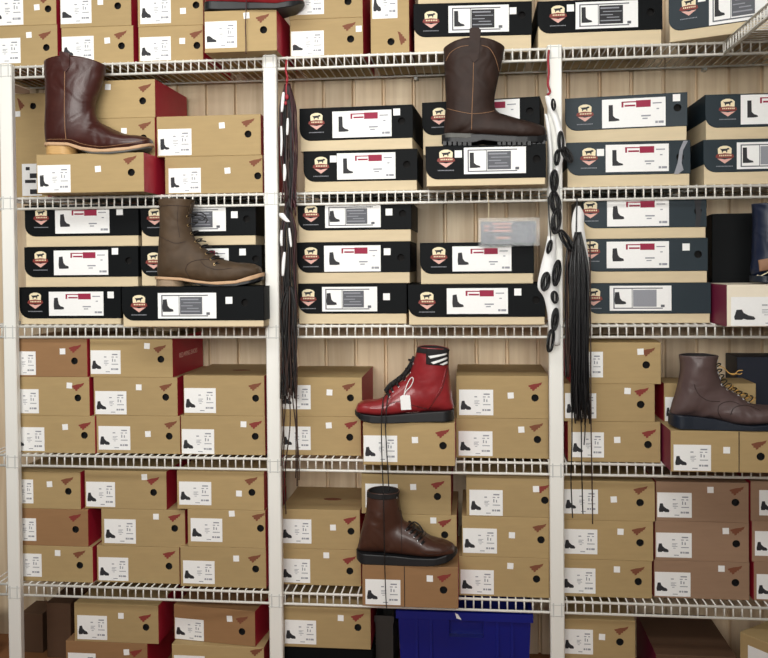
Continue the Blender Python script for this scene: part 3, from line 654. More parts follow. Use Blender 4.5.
# ------------------------------------------------------------------ boots
def sec_pt(P, Q, w, th, nb):
    """th 0 = front/top, pi = back/bottom, camera side at -y"""
    c, s = math.cos(th), math.sin(th)
    e = 2/2.2 if c > 0 else 2/nb
    e2 = 2/2.2 if c > 0 else 2/nb
    cc = math.copysign(abs(c)**e, c); ss = math.copysign(abs(s)**e2, s)
    mx, mz = (P[0]+Q[0])/2, (P[1]+Q[1])/2; ax, az = (P[0]-Q[0])/2, (P[1]-Q[1])/2
    return Vector((mx+ax*cc, -w*ss, mz+az*cc))
class Boot:
    def __init__(s, name, label, group, secs, Ym, support, restpx, lea, scallop=0.0, lining='lining', nshaft=4):
        s.Y = Ym
        ztop = TOP[support][1] if isinstance(support, str) else support
        s.NY = Ym-.045; zr = at(restpx[0], restpx[1], s.NY).z
        s.dz = ztop+.0006-zr
        mid = at(restpx[0], restpx[1], Ym)
        s.o = Vector((mid.x, Ym, ztop+.0006))
        s.root = thing(name, label, 'boot', s.o, 0, group)
        ctrl = []
        qm = max(q[3] for q in secs)
        for (a, b2, c, d2, w) in secs:
            P = s.l2(a, b2); Q = s.l2(c, d2); g = max(0, min(1, (d2-qm+20)/16)); Q = (Q[0], Q[1]*(1-g)+s.l2s(c, d2)[1]*g); ctrl.append((P[0], P[1], Q[0], Q[1], w))
        s.ctrl = ctrl
        NS = 6
        fine = spline(ctrl, NS)
        nth = 36; rings = []
        tot = len(fine)
        bm = bmesh.new(); rows = []
        for i, f in enumerate(fine):
            nb = 3.0 if i < tot*.55 else 2.2
            up = max(0, (i-(tot-1-NS*nshaft))/(NS*nshaft))
            ring = []
            for k in range(nth):
                th = 2*PI*k/nth
                p = sec_pt((f[0], f[1]), (f[2], f[3]), max(f[4], .003), th, nb)
                p.z += scallop*(math.sin(th)**2)*up**2
                ring.append(p)
            rings.append(ring)
        s.rings = rings
        for ring in rings: rows.append([bm.verts.new(p) for p in ring])
        for A, B in zip(rows, rows[1:]):
            for k in range(nth): bm.faces.new((A[k], A[(k+1) % nth], B[(k+1) % nth], B[k]))
        bm.faces.new(rows[0])
        # rolled top edge and the inside of the shaft
        top = rings[-1]; c = sum(top, Vector())/nth
        prev = rows[-1]
        for (dr, dzz) in ((.002, .0012), (.0045, 0)):
            nr = [bm.verts.new(p+(c-p).normalized()*dr+Vector((0, 0, dzz))) for p in top]
            for k in range(nth): bm.faces.new((prev[k], prev[(k+1) % nth], nr[(k+1) % nth], nr[k]))
            prev = nr
        s.top = top; s.topc = c
        s.bvh = None
        s.upper = obj('upper', bm, lea, s.root, True)
        bm = bmesh.new(); prev = [bm.verts.new(p+(c-p).normalized()*.0045) for p in top]
        for j in range(1, 4):
            src = rings[-1-3*j]; cc = sum(src, Vector())/nth
            nr = [bm.verts.new(p+(cc-p).normalized()*.006) for p in src]
            for k in range(nth): bm.faces.new((prev[k], prev[(k+1) % nth], nr[(k+1) % nth], nr[k]))
            prev = nr
        bm.faces.new(prev)
        obj('lining', bm, lining, s.root, True)
        b2 = bmesh.new(); b2.from_mesh(s.upper.data); s.bvh = BVHTree.FromBMesh(b2); b2.free()
    def l2(s, px, py):
        p = at(px, py, s.Y); return (p.x-s.o.x, p.z+s.dz-s.o.z)
    def l2s(s, px, py):
        return (s.l2(px, py)[0], at(px, py, s.NY).z+s.dz-s.o.z)
    def hit(s, px, py, off=.0006, side=-1):
        x, z = s.l2(px, py)
        h = s.bvh.ray_cast(Vector((x, side*.5, z)), Vector((0, -side, 0)))
        if h[0] is None:
            h = s.bvh.find_nearest(Vector((x, side*.02, z)))
        n = h[1] if h[1] is not None else Vector((0, side, 0))
        if n.dot(Vector((0, side, 0))) < 0: n = -n
        return h[0]+n*off
    def line(s, name, pts, r=.0009, m='stitch', n=10, off=.0004, label=None, flat=1.0):
        q = spline(pts, n) if len(pts) > 2 else [tuple(pts[0][i]+(pts[1][i]-pts[0][i])*k/12 for i in range(2)) for k in range(13)]
        bm = bmesh.new(); add_tube(bm, [s.hit(x, y, off) for (x, y) in q], r, 6, flat=flat)
        o = obj(name, bm, m, s.root, True)
        if label: o['label'] = label
        return o
    def patch(s, name, quad, m, th=.0018, n=10, label=None, off=.0008):
        """quad px: tl, tr, br, bl"""
        tl, tr, br, bl = [Vector(q) for q in quad]
        bm = bmesh.new(); A = []; B = []
        for i in range(n+1):
            v = i/n; ra = []; rb = []
            for j in range(n+1):
                u = j/n; p = (tl*(1-u)+tr*u)*(1-v)+(bl*(1-u)+br*u)*v
                ra.append(bm.verts.new(s.hit(p.x, p.y, off+th))); rb.append(bm.verts.new(s.hit(p.x, p.y, -.0005)))
            A.append(ra); B.append(rb)
        for i in range(n):
            for j in range(n):
                bm.faces.new((A[i][j], A[i][j+1], A[i+1][j+1], A[i+1][j]))
                bm.faces.new((B[i][j], B[i+1][j], B[i+1][j+1], B[i][j+1]))
        rim = [(0, j) for j in range(n)]+[(i, n) for i in range(n)]+[(n, j) for j in range(n, 0, -1)]+[(i, 0) for i in range(n, 0, -1)]
        for a, b2 in zip(rim, rim[1:]+rim[:1]): bm.faces.new((A[a[0]][a[1]], A[b2[0]][b2[1]], B[b2[0]][b2[1]], B[a[0]][a[1]]))
        o = obj(name, bm, m, s.root, True)
        if label: o['label'] = label
        return o
    def wfun(s, x, extra):
        tab = sorted([(c[2], c[4]) for c in s.ctrl[:s.nfoot]])
        return interp(tab, x)+extra
    def sole(s, name, top, bot, m, x0, x1, nfoot=10, extra=.004, n=48, label=None, lugs=0):
        s.nfoot = nfoot
        T = [s.l2s(*p) for p in top]; Bt = [s.l2s(*p) for p in bot]
        T = sorted(T); Bt = sorted(Bt)
        a, c = s.l2(x0, top[0][1])[0], s.l2(x1, top[0][1])[0]
        if a > c: a, c = c, a
        bm = bmesh.new(); prev = None
        for i in range(n+1):
            t = (1-math.cos(PI*i/n))/2; x = a+(c-a)*t
            L = c-a; e = min(x-a, c-x); R = min(.034, L*.5)
            rr = math.sqrt(max(0, 1-(1-min(1, e/R))**2)) if e < R else 1
            w = max(.002, s.wfun(min(max(x, a+.02), c-.02), extra)*max(.06, rr))
            zt = interp(T, x); zb = min(interp(Bt, x), zt-.001)
            cz = min(.002, (zt-zb)*.3)
            ring = [bm.verts.new(v) for v in ((x, -w+.001, zt), (x, -w, zt-cz), (x, -w, zb+cz), (x, -w+.002, zb), (x, w-.002, zb), (x, w, zb+cz), (x, w, zt-cz), (x, w-.001, zt))]
            if prev:
                for k in range(8): bm.faces.new((prev[k], prev[(k+1) % 8], ring[(k+1) % 8], ring[k]))
            else: bm.faces.new(ring)
            prev = ring
        bm.faces.new(prev)
        o = obj(name, bm, m, s.root)
        if label: o['label'] = label
        return o
    def tab(s, name, px, m, y_px, th=.0032):
        y = s.hit(*y_px).y
        bm = bmesh.new(); add_poly(bm, [s.l2(*p) for p in px], y-th, y+.001)
        bmesh.ops.bevel(bm, geom=[e for e in bm.edges if abs(e.verts[0].co.y-e.verts[1].co.y) < 1e-6 and len(e.link_faces) == 2 and e.calc_face_angle(0) > .5], offset=.0008, segments=1, affect='EDGES')
        return obj(name, bm, m, s.root)
    def eyelets(s, pts, m='brass', r=.0032, name='eyelet'):
        for (x, y) in pts:
            bm = bmesh.new(); p = s.hit(x, y, .001); q = s.hit(x, y, .0)
            n = (p-q).normalized()
            a = n.orthogonal().normalized(); b2 = n.cross(a)
            add_tube(bm, [p+(a*math.cos(2*PI*k/12)+b2*math.sin(2*PI*k/12))*r for k in range(12)], .0011, 6, closed=True)
            me_o = obj(name, bm, m, s.root, True)
    def lacing(s, pts, m, r=.0018, fwd=.006, name='lace'):
        """each px point is an eyelet; the lace crosses the front between the two sides"""
        bm = bmesh.new()
        for (x, y, fx, fy) in pts:
            a = s.hit(x, y, .0018); c = s.hit(x, y, .0018, 1)
            f = Vector((*s.l2(fx, fy), 0)); f = Vector((f.x, 0, f.y))
            q = spline([tuple(a), tuple((a+f)/2+Vector((0, -.012, .002))), tuple(f), tuple((c+f)/2+Vector((0, .012, .002))), tuple(c)], 6)
            add_tube(bm, q, r, 6)
        return obj(name, bm, m, s.root, True)
    def free(s, name, pts, r, m, n=8, label=None):
        """loose cord: px points with their own depth (x, y, Y)"""
        q = []
        for (x, y, Yd) in pts:
            p = at(x, y, Yd); q.append((p.x-s.o.x, p.y-s.o.y, p.z-s.o.z))
        bm = bmesh.new(); add_tube(bm, spline(q, n), r, 6)
        o = obj(name, bm, m, s.root, True)
        if label: o['label'] = label
        return o
BG = 'single display boots standing on boxes'
YB = -.056
# tall red-brown pull-on boot, second shelf left
A = Boot('pull_on_boot', 'tall smooth red-brown pull-on boot with tan stacked heel, on kraft box', BG,
 [(152.3, 140.2, 152.0, 141.6, .006), (150.3, 137.6, 149.5, 144, .026), (146, 135.6, 146, 145.2, .036), (138, 134.2, 137, 146.4, .044), (127.9, 133.4, 124, 148, .049),
  (117, 129.4, 108, 148.6, .048), (108, 125, 92, 147, .043), (101, 121.5, 76, 142.8, .039), (97.3, 118, 58, 141.3, .039), (95, 111, 47.5, 140.3, .040),
  (94.7, 106, 45.6, 131, .043), (95.6, 98, 45.8, 118, .045), (98.6, 90, 46.4, 103, .046), (103, 76, 46, 84, .047), (105.6, 64, 44.9, 62, .047)], YB, 'T11', (60, 152.6), 'leaA', .016)
A.sole('outsole', [(47, 140.2), (74, 140.8), (88, 145.2), (108, 148), (135, 145.4), (153, 140.4)], [(47, 143.4), (74, 143.8), (86, 148.2), (100, 150.8), (116, 150.6), (130, 149.2), (145, 146.2), (153.5, 142.4)], 'welt', 46.2, 153.6, label='tan leather outsole')
A.sole('tread', [(84, 147), (100, 150.4), (116, 150.2), (130, 148.8), (145, 145.8), (151, 143)], [(84, 148.4), (98, 152.2), (116, 152.6), (130, 151.2), (145, 147.6), (151, 145)], 'rubbergrey', 83, 151.5, extra=.002, label='dark tread under the toe')
A.sole('heel', [(48, 142.8), (76, 143.4)], [(48, 152.6), (76, 152.6)], 'heelwood', 47.6, 76, extra=.0, label='tan stacked heel', n=24)
A.line('side_seam', [(72, 72), (71.5, 100), (71, 125), (71.5, 140)], .0011, 'stitch')
A.line('side_seam', [(73.6, 72), (73.1, 100), (72.6, 125), (73, 140)], .0006, 'seam')
A.tab('pull_tab', [(66.8, 54.6), (68, 53.8), (76, 55.4), (77, 56.6), (76.6, 70), (73.4, 74.5), (70, 71)], 'leaA', (72, 60))
A.line('welt_stitch', [(50, 139.2), (74, 139.8), (88, 144.2), (108, 147), (134, 144.2), (150, 139.5)], .0007, 'stitch')
# tall dark brown lug-soled pull-on boot
B = Boot('pull_on_boot', 'tall dark brown pull-on boot with black lug sole, centre bay', BG,
 [(546, 128, 546, 131, .006), (543.6, 124.2, 543, 133.4, .030), (537.4, 121.6, 536, 134, .039), (530.6, 119.6, 527, 134.4, .047), (520, 116.9, 514, 134.2, .049), (509, 113.5, 498, 132.8, .046),
  (501, 111, 482, 131.8, .042), (497, 108.5, 465, 131.4, .040), (495.2, 105, 446.4, 130.8, .042), (494.4, 101, 444.2, 122, .044), (495, 92, 446.2, 105, .045), (497.5, 79.6, 445.3, 85, .046), (501, 62.6, 444.2, 63, .047), (504.7, 45, 443.4, 46.6, .047)], YB, 'K7', (460, 142.6), 'leaB', .021)
B.sole('outsole', [(442, 130.6), (466, 131.2), (482, 131.2), (500, 132.6), (520, 133.8), (537, 133), (547, 129.6)], [(442, 139), (466, 140), (476, 139.6), (482, 137.2), (490, 138.4), (500, 139.6), (520, 140.2), (540, 139.2), (547, 136)], 'rubber', 441.6, 547, extra=.0035, label='black rubber outsole')
for i, x in enumerate([443.5, 448.4, 453.3, 458.2, 463.1, 468]+[497+4.9*k for k in range(10)]):
    heel = x < 470
    for sd in (-1, 1):
        a = B.l2s(x, 138.6 if x < 538 else 136.8); c = B.l2s(x+3.4, 142.6 if x < 536 else 140.6)
        w = B.wfun(a[0], .003)*(1 if x < 530 else .78)
        bm = bmesh.new(); add_box(bm, (a[0], min(sd*w, sd*(w-.022)), c[1]), (c[0], max(sd*w, sd*(w-.022)), a[1])); obj('lug', bm, 'rubber', B.root)
B.sole('heel_cup', [(442, 129.9), (476, 130.8)], [(442, 134.8), (468, 135.6), (478, 133)], 'rubbergrey', 441.8, 480, extra=.0045, label='grey rubber heel cup', n=30)
B.line('side_seam', [(473.5, 63), (473, 85), (472, 110), (471.5, 129)], .0010, 'stitch')
B.tab('pull_tab', [(469.4, 31), (472, 29.4), (478.6, 29.6), (480.8, 32), (478.4, 60), (474, 64), (470.2, 60)], 'leaB', (474, 45))
B.line('shaft_stitch', [(446, 60), (451, 52.5), (460, 48), (468.5, 46.8)], .0008, 'stitch')
B.line('shaft_stitch', [(481.5, 46.5), (489, 49), (494, 56), (496.5, 62), (499, 70)], .0008, 'stitch')
B.line('vamp_stitch', [(447, 107), (458, 111), (472, 113.5), (486, 112), (494, 109.5)], .0008, 'stitch')
# olive-brown lace-up boot
Cb = Boot('lace_up_boot', 'tall olive-brown leather lace-up boot with worn heel and tan welt', BG,
 [(261.8, 270.4, 261.6, 272.8, .006), (259.3, 266.6, 259, 274.8, .028), (253, 263.8, 252, 278, .039), (244, 262.8, 241, 280.6, .045), (234.8, 262.2, 229, 282, .048), (222, 258.8, 213, 282.4, .046),
  (209.3, 251.6, 194, 279.6, .042), (200, 244.6, 176, 278, .039), (195, 239, 159.4, 276.4, .041), (192.2, 232, 158.6, 262, .043), (190.4, 222, 159.5, 245, .044), (191, 213, 160.8, 226.5, .045), (193, 206, 160.4, 212, .046), (194.5, 200.8, 159.4, 200.5, .046)], YB, 'K17', (170, 286.6), 'leaC', .003)
Cb.sole('outsole', [(156.5, 276.4), (185, 277.8), (200, 280.4), (214, 282), (240, 280.6), (264, 272.6)], [(156.5, 279.2), (185, 280.6), (200, 283), (222, 284.8), (240, 283.6), (255, 280), (265, 276)], 'welt', 156.2, 264.6, extra=.005, label='tan leather outsole')
Cb.sole('tread', [(192, 280.6), (200, 282.6), (222, 284.4), (240, 283.2), (255, 279.6), (264, 275.6)], [(192, 281.6), (203, 285), (216, 286.8), (240, 286.4), (255, 283.2), (264, 279.6)], 'rubber', 190, 263.6, extra=.003, label='black ridged tread')
Cb.sole('heel', [(157.5, 278.8), (184, 280.2)], [(157.5, 286.6), (184, 286.6)], 'heelgrey', 157.4, 184, extra=.001, label='worn stacked heel', n=24)
Cb.line('quarter_seam', [(193, 276.5), (190, 270), (192.5, 264), (200, 260.5), (214, 259.5), (222, 262)], .0009, 'seam')
Cb.line('vamp_seam', [(204, 259.8), (210, 266), (222, 269.5), (236, 268)], .0008, 'seam')
Cb.line('ankle_seam', [(162, 236), (172, 240.5), (180, 243.5), (189, 242)], .0008, 'seam')
Cb.line('collar_stitch', [(161, 207.5), (175, 206.5), (191, 207)], .0008, 'seam')
Cb.line('back_seam', [(183, 206.5), (182, 222), (184, 238)], .0006, 'seam')
ep = [(190.6, 217), (191.6, 225.5), (192.3, 234), (196.6, 242), (202.5, 248), (208.6, 254), (214.2, 259.4), (218.8, 264.5)]
Cb.eyelets(ep[:3], 'brass', .0036, 'speed_hook'); Cb.eyelets(ep[3:])
Cb.lacing([(x, y, x+6.5-(.4*i), y-3.2) for i, (x, y) in enumerate(ep)] + [(x, y, x+9, y-.5) for (x, y) in ep[3:]], 'lacedark', .0019)
Cb.patch('tongue', [(193.4, 199), (199.5, 200.4), (197.4, 216), (193.4, 214)], 'leaC', .002)
Cb.free('lace_end', [(197, 212, -.075), (202, 213, -.085), (206, 216, -.09), (203, 220, -.09), (198, 219, -.088)], .0017, 'lacedark')
Cb.free('lace_end', [(196, 216, -.075), (201, 216, -.088), (207, 219, -.092), (205.5, 223, -.09)], .0017, 'lacedark')
# oxblood red boot, toe to the left
D = Boot('work_boot', 'oxblood red ankle work boot with white hang tag, toe pointing left', BG,
 [(355.8, 408.6, 356.2, 410.6, .006), (357.6, 402.6, 358.2, 413, .030), (362.4, 399.4, 363, 414, .041), (370, 398.3, 372, 415, .048), (378, 397.7, 383, 415.4, .050), (384.8, 394.5, 396, 414.6, .047), (389.2, 388.4, 410, 413, .042),
  (396, 383.3, 428, 412.2, .040), (403, 378.6, 452, 410.8, .042), (408, 374.2, 452.4, 397, .044), (411.3, 367, 450.6, 382, .045), (414.2, 358, 448.6, 362, .046), (417.4, 345.6, 449, 347.6, .046)], -.045, 'T30', (420, 421.6), 'leaD', .003)
D.sole('outsole', [(355.6, 411), (364, 413.2), (380, 414.6), (400, 413.4), (428, 411.4), (453.6, 409.8)], [(355.6, 415), (363, 419.6), (374, 421.4), (394, 421.8), (425, 421), (453.6, 420.6)], 'rubber', 355, 454.2, nfoot=9, extra=.0045, label='black wedge outsole')
D.line('welt_stitch', [(359, 410.6), (372, 412.4), (396, 411.6), (428, 409.3), (450, 407.6)], .0008, 'pinkish')
D.line('heel_seam', [(428, 406), (434, 396), (441, 385), (446, 366)], .0014, 'leaD')
D.line('heel_seam', [(429.6, 406.4), (435.6, 396.4), (442.6, 385.4), (447.4, 366)], .0007, 'seam')
D.line('quarter_seam', [(385, 414), (387, 406), (392, 400), (402, 398), (414, 402), (428, 406)], .0009, 'seam')
D.line('toe_seam', [(383.5, 394.5), (385, 402), (384.5, 413)], .0011, 'seam')
D.patch('collar_band', [(416.6, 345.2), (449, 347.0), (448.8, 352), (415.6, 350.2)], 'lining', .0013, label='black padded collar band')
D.patch('collar_patch', [(427, 346.4), (448.6, 347.2), (447.9, 363), (427, 361.2)], 'lining', .0014, label='black padded collar patch')
D.patch('collar_stripe', [(429, 353), (446.4, 350.6), (446.6, 352), (431, 355.4)], 'white', .0012, off=.0022, label='white diagonal stripe')
D.patch('collar_stripe', [(431.5, 359.2), (446.6, 354.6), (446.8, 356.4), (434, 361)], 'white', .0012, off=.0022, label='white diagonal stripe')
D.patch('collar_stripe', [(440, 361.4), (446.8, 359), (447, 361), (443, 362.4)], 'white', .0012, off=.0022, label='white diagonal stripe')
de = [(413.4, 362), (410.6, 371), (405.5, 378.4), (399.4, 384.2), (394, 389), (390.5, 393.6)]
D.eyelets(de, 'nickel', .0026)
D.lacing([(x, y, x-4.8, y-3.8) for (x, y) in de], 'lacedark', .0022)
D.lacing([(x, y, x-2.6, y-6.5) for (x, y) in de[1:]], 'lacedark', .0022, name='lace')
D.free('tongue', [(415, 357, D.Y), (409.4, 368, D.Y), (403, 376, D.Y), (396, 381.4, D.Y), (389.6, 386.4, D.Y), (386, 391.5, D.Y)], .0085, 'lining', label='black padded tongue')
# hang tag
bm = bmesh.new(); q = [D.l2(401.4, 393), D.l2(404, 391.4), D.l2(411, 391.6), D.l2(412.4, 405.6), D.l2(402.4, 406.2)]
yt = D.hit(407, 399).y-.003
add_poly(bm, q, yt-.0008, yt); tg = obj('hang_tag', bm, 'white', D.root)
tq = [(405, 391.8), (406.4, 386), (409, 379), (412.6, 374.6), (414, 377), (411.6, 383), (407, 388), (405.4, 391.6)]
bm = bmesh.new(); add_tube(bm, [Vector((D.l2(x, y)[0], D.hit(x, y, .003).y, D.l2(x, y)[1])) for (x, y) in [t[:2] for t in spline(tq, 4)]], .0014, 6); obj('tag_string', bm, 'white', D.root, True)
D.free('lace_end', [(389, 392, -.092), (384, 397, -.104), (382.4, 406, -.108), (381.4, 420, -.112), (381.6, 445, -.113), (382.4, 470, -.117), (383.4, 492, -.122), (384, 520, -.126), (384.6, 560, -.128), (385.6, 590, -.128), (386.4, 608, -.128)], .0017, 'lacedark')
D.free('lace_end', [(391, 393, -.092), (388, 398, -.104), (386.6, 408, -.108), (385.6, 424, -.112), (386.6, 450, -.113), (388, 472, -.117), (389, 491, -.122)], .0017, 'lacedark')
# chestnut brown boot
Eb = Boot('work_boot', 'chestnut brown ankle work boot on black wedge sole, fifth shelf', BG,
 [(456, 550.6, 456, 553, .006), (453.6, 545, 453.5, 556, .030), (447, 541, 447, 557.4, .041), (438, 538.4, 436, 558.2, .048), (430, 535.6, 424, 558.4, .049), (420, 528.4, 412, 557.6, .046), (411.6, 523.4, 396, 556.2, .042), (405.4, 520.8, 380, 555.4, .040),
  (403, 517.6, 359.4, 553.6, .042), (401.6, 512, 358.9, 541, .044), (400.2, 505.6, 362.3, 525, .045), (399.4, 498, 366.3, 509, .046), (400, 490.4, 367.3, 489.5, .046)], -.05, 'T54', (400, 565), 'leaE', .002)
Eb.sole('outsole', [(357, 553), (380, 554.8), (396, 555.6), (412, 557), (436, 557.6), (456.6, 552.6)], [(357, 561), (363, 563.6), (385, 564.8), (412, 565), (436, 564.6), (450, 561.6), (457, 557)], 'rubber', 356.6, 457.4, nfoot=9, extra=.0045, label='black wedge outsole')
Eb.line('front_seam', [(400.6, 505), (402, 520), (402.6, 535), (403, 552)], .0010, 'seam')
Eb.line('toe_seam', [(421, 545), (430, 548), (444, 546), (452, 543.5)], .0008, 'seam')
Eb.patch('collar_band', [(366.9, 489.2), (400.4, 490.2), (399.6, 495), (366.6, 494)], 'lining', .0012, label='black padded collar band')
Eb.eyelets([(397.2, 494.4)], 'nickel', .0022)
ee = [(406.5, 526.5), (410.5, 529), (414.8, 532), (418.6, 535.2), (422, 538.6)]
Eb.eyelets(ee, 'nickel', .0018)
Eb.lacing([(x, y, x+4.4, y-4.4) for (x, y) in ee], 'lacedark', .0026)
Eb.lacing([(x, y, x+7, y-2) for (x, y) in ee], 'lacedark', .0026, name='lace')
Eb.free('lace_end', [(408, 527, -.085), (414, 522, -.09), (420, 526, -.093), (423, 532, -.096), (418, 530, -.098), (413, 526, -.096)], .0022, 'lacedark')
# taupe boot at the right edge
Fb = Boot('lace_up_boot', 'taupe leather lace-up boot on blue-black sole, cut by right edge', BG,
 [(787, 413, 787, 417, .008), (784.4, 408, 783.6, 421.6, .032), (776, 405.8, 774, 424, .043), (766, 405, 763, 425.2, .049), (756, 404.2, 748, 426.4, .050), (748, 401.6, 733, 425.4, .047), (738, 394.3, 712, 420.2, .042), (729, 389, 690, 417.6, .040),
  (722.6, 384.4, 671.6, 415.6, .042), (719.4, 378, 671.7, 405, .044), (716.6, 370, 676.4, 390, .045), (716, 362, 680.3, 370, .046), (718.2, 355.6, 679.2, 355, .046)], -.056, 'T37', (690, 430.2), 'leaF', .002)
Fb.sole('outsole', [(669.4, 415.4), (690, 416.8), (712, 419.4), (735, 425), (748, 425.8), (770, 424), (788, 416.6)], [(669.4, 426.6), (676, 429.4), (706, 430.2), (739, 430.6), (760, 430.4), (778, 428), (788.6, 421.4)], 'rubberblue', 668.6, 789, nfoot=9, extra=.005, label='blue-black rubber outsole')
Fb.line('quarter_seam', [(718, 416), (714, 409), (716, 402), (726, 399), (736, 402)], .0009, 'seam')
Fb.line('vamp_seam', [(726, 412), (730, 405), (742, 403), (756, 408)], .0009, 'seam')
Fb.line('ankle_fold', [(690, 381), (694, 391), (704, 398), (716, 399)], .0008, 'seam')
fe = [(715.6, 360), (716, 366.6), (717, 372.4), (719, 378), (722.2, 383), (726.6, 387), (731.6, 391), (737, 394.6), (742.4, 396.6), (748, 399)]
Fb.eyelets(fe[:5], 'nickel', .0042, 'speed_hook'); Fb.eyelets(fe[5:], 'nickel', .0028)
Fb.lacing([(x, y, x+4.5, y-3.2) for (x, y) in fe[1:]], 'lacedark', .0017)
Fb.lacing([(x, y, x+7, y-1.2) for (x, y) in fe[5:]], 'lacetan', .0014, name='lace')
Fb.free('lace_end', [(719, 366, -.07), (724, 368, -.078), (729, 373, -.085), (734, 374.6, -.088), (738, 371, -.09), (742.6, 370.4, -.09)], .0014, 'lacetan')
Fb.free('lace_end', [(730, 373.6, -.086), (735, 373.8, -.09), (740, 374.2, -.09), (742, 373, -.09)], .0014, 'lacetan')
# black-soled shoe at the top edge
G = Boot('work_boot', 'black-soled reddish boot at the top edge, mostly above the photo', BG,
 [(303, -5, 303, -2, .006), (299.6, -12, 299, 2, .030), (292, -17, 291, 4, .042), (282, -19, 280, 4.4, .049), (272, -22, 266, 4.2, .050), (262, -28, 252, 2.6, .046), (252, -34, 238, 1.4, .042), (245, -39, 222, 1, .040), (241, -45, 207, .4, .042), (238, -56, 206, -10, .044), (238, -70, 208, -30, .046), (240, -88, 207, -60, .046), (242, -108, 205, -102, .046)], -.03, 'T7', (240, 9.6), 'leaD', .002)
G.sole('outsole', [(205.6, .6), (222, 1), (238, 1.6), (252, 2.8), (280, 4), (303.6, -2.4)], [(205.6, 9), (225, 9.6), (255, 9.6), (280, 9.6), (294, 6.4), (304, .4)], 'rubber', 205, 304.4, nfoot=9, extra=.0045, label='black rubber outsole')
ge = [(243, -40), (249, -35), (255, -31), (261, -27)]
G.eyelets(ge, 'nickel', .0026); G.lacing([(x, y, x+4, y-4) for (x, y) in ge], 'lacered', .002)
G.free('lace_end', [(246.5, -14, -.085), (246.2, 0, -.088), (246, 12, -.09), (245.4, 26, -.08), (245.8, 40, -.08), (246, 54, -.08)], .0016, 'lacered')
# navy boots at the right edge
H = Boot('ankle_boot', 'dark navy boot with pale welt on ivory box, cut by right edge', BG,
 [(855, 262, 855, 266, .006), (852, 256, 851, 271, .030), (842, 252, 841, 274, .042), (830, 250, 827, 276, .048), (820, 246, 812, 277, .048), (811, 240, 796, 276, .044), (805, 234, 776, 276, .042), (803, 228, 752.5, 275, .043), (803, 220, 752, 258, .045), (804, 212, 752.6, 240, .046), (806, 206, 753, 222, .046), (807, 203, 752, 203.5, .046)], -.055, 'W1', (770, 283.4), 'navy')
H.sole('outsole', [(750.8, 275), (776, 276), (812, 277), (840, 274.4), (856, 266)], [(750.8, 281), (770, 283.4), (812, 283.4), (840, 281), (857, 271)], 'rubberblue', 750.4, 857, nfoot=8, extra=.004)
H.line('welt', [(754, 277.4), (758, 275.6), (762, 273), (766, 270.4)], .0020, 'cream', label='pale welt strip')
H.patch('heel_patch', [(755.4, 259.5), (764, 257.5), (765, 269), (756.4, 270.5)], 'tanleather', .0016, label='brown round patch')
H.eyelets([(760.4, 264)], 'brass', .0034)

# ------------------------------------------------------------------ laces hanging from the shelves
def hank(name, label, top, bottom, halfw, n, mats, Y, bands=(), sway=.006, group=None, tails=(), hookc=None, hookm='redcord', r=.0021, knots=()):
    """top, bottom: px; strands run down between them, gathered at both ends"""
    p0 = at(top[0], top[1], Y); p1 = at(bottom[0], bottom[1], Y)
    root = thing(name, label, 'shoelaces', p0, 0, group)
    L = p1.z-p0.z; dx = p1.x-p0.x
    for k in range(n):
        a = random.uniform(-1, 1); dpt = random.uniform(-1, 1); ph = random.uniform(0, 6); l = L*random.uniform(.86, 1.0)
        pts = []
        for i in range(15):
            t = i/14
            sp = min(1, .25+t*4)*(1-.25*t)
            pts.append((dx*t+halfw*a*sp+math.sin(ph+t*7)*sway*t, dpt*.012*sp+math.cos(ph+t*5)*.002, l*t))
        bm = bmesh.new(); add_tube(bm, spline(pts, 2), r*random.uniform(.8, 1.15), 5)
        obj('lace', bm, mats[k % len(mats)], root, True)
    for (pts, m) in tails:
        q = [at(x, y, Y-.004)-p0 for (x, y) in pts]
        bm = bmesh.new(); add_tube(bm, spline([tuple(v) for v in q], 6), .0019, 5); obj('loose_lace', bm, m, root, True)
    for pts in bands:      # white paper sleeves seen round the bundle
        w = pts[-1]; c = [at(x, y, Y-.0165)-p0 for (x, y) in pts[:-1]]
        q = spline([tuple(v) for v in c], 5)
        bm = bmesh.new(); A1 = []; 
        for i, v in enumerate(q):
            ww = w*(.55+.45*math.sin(PI*(i+.5)/len(q)))
            A1.append([bm.verts.new((v[0]-ww, v[1]+.002, v[2])), bm.verts.new((v[0], v[1]-.001, v[2])), bm.verts.new((v[0]+ww, v[1]+.002, v[2])), bm.verts.new((v[0]+ww, v[1]+.003, v[2])), bm.verts.new((v[0], v[1]+.0004, v[2])), bm.verts.new((v[0]-ww, v[1]+.003, v[2]))])
        for X, Z in zip(A1, A1[1:]):
            for j in range(6): bm.faces.new((X[j], X[(j+1) % 6], Z[(j+1) % 6], Z[j]))
        bm.faces.new(A1[0]); bm.faces.new(A1[-1]); obj('paper_band', bm, 'white', root, True)
    if hookc:
        q = [at(x, y, Y-.004)-p0 for (x, y) in hookc]
        bm = bmesh.new(); add_tube(bm, spline([tuple(v) for v in q], 5), .0034 if hookm == 'redcord' else .0022, 6); obj('red_cord' if hookm == 'redcord' else 'hanging_cord', bm, hookm, root, True)
    for (x, y, rr) in knots:
        q = at(x, y, Y-.014)-p0; bm = bmesh.new()
        bmesh.ops.create_icosphere(bm, subdivisions=2, radius=rr); bmesh.ops.scale(bm, vec=(1, .6, 1.5), verts=bm.verts)
        obj('cord_knot', bm, 'redcord', root, True, loc=q)
    return root
HG = 'bootlaces hanging by the posts'
YH = -.05
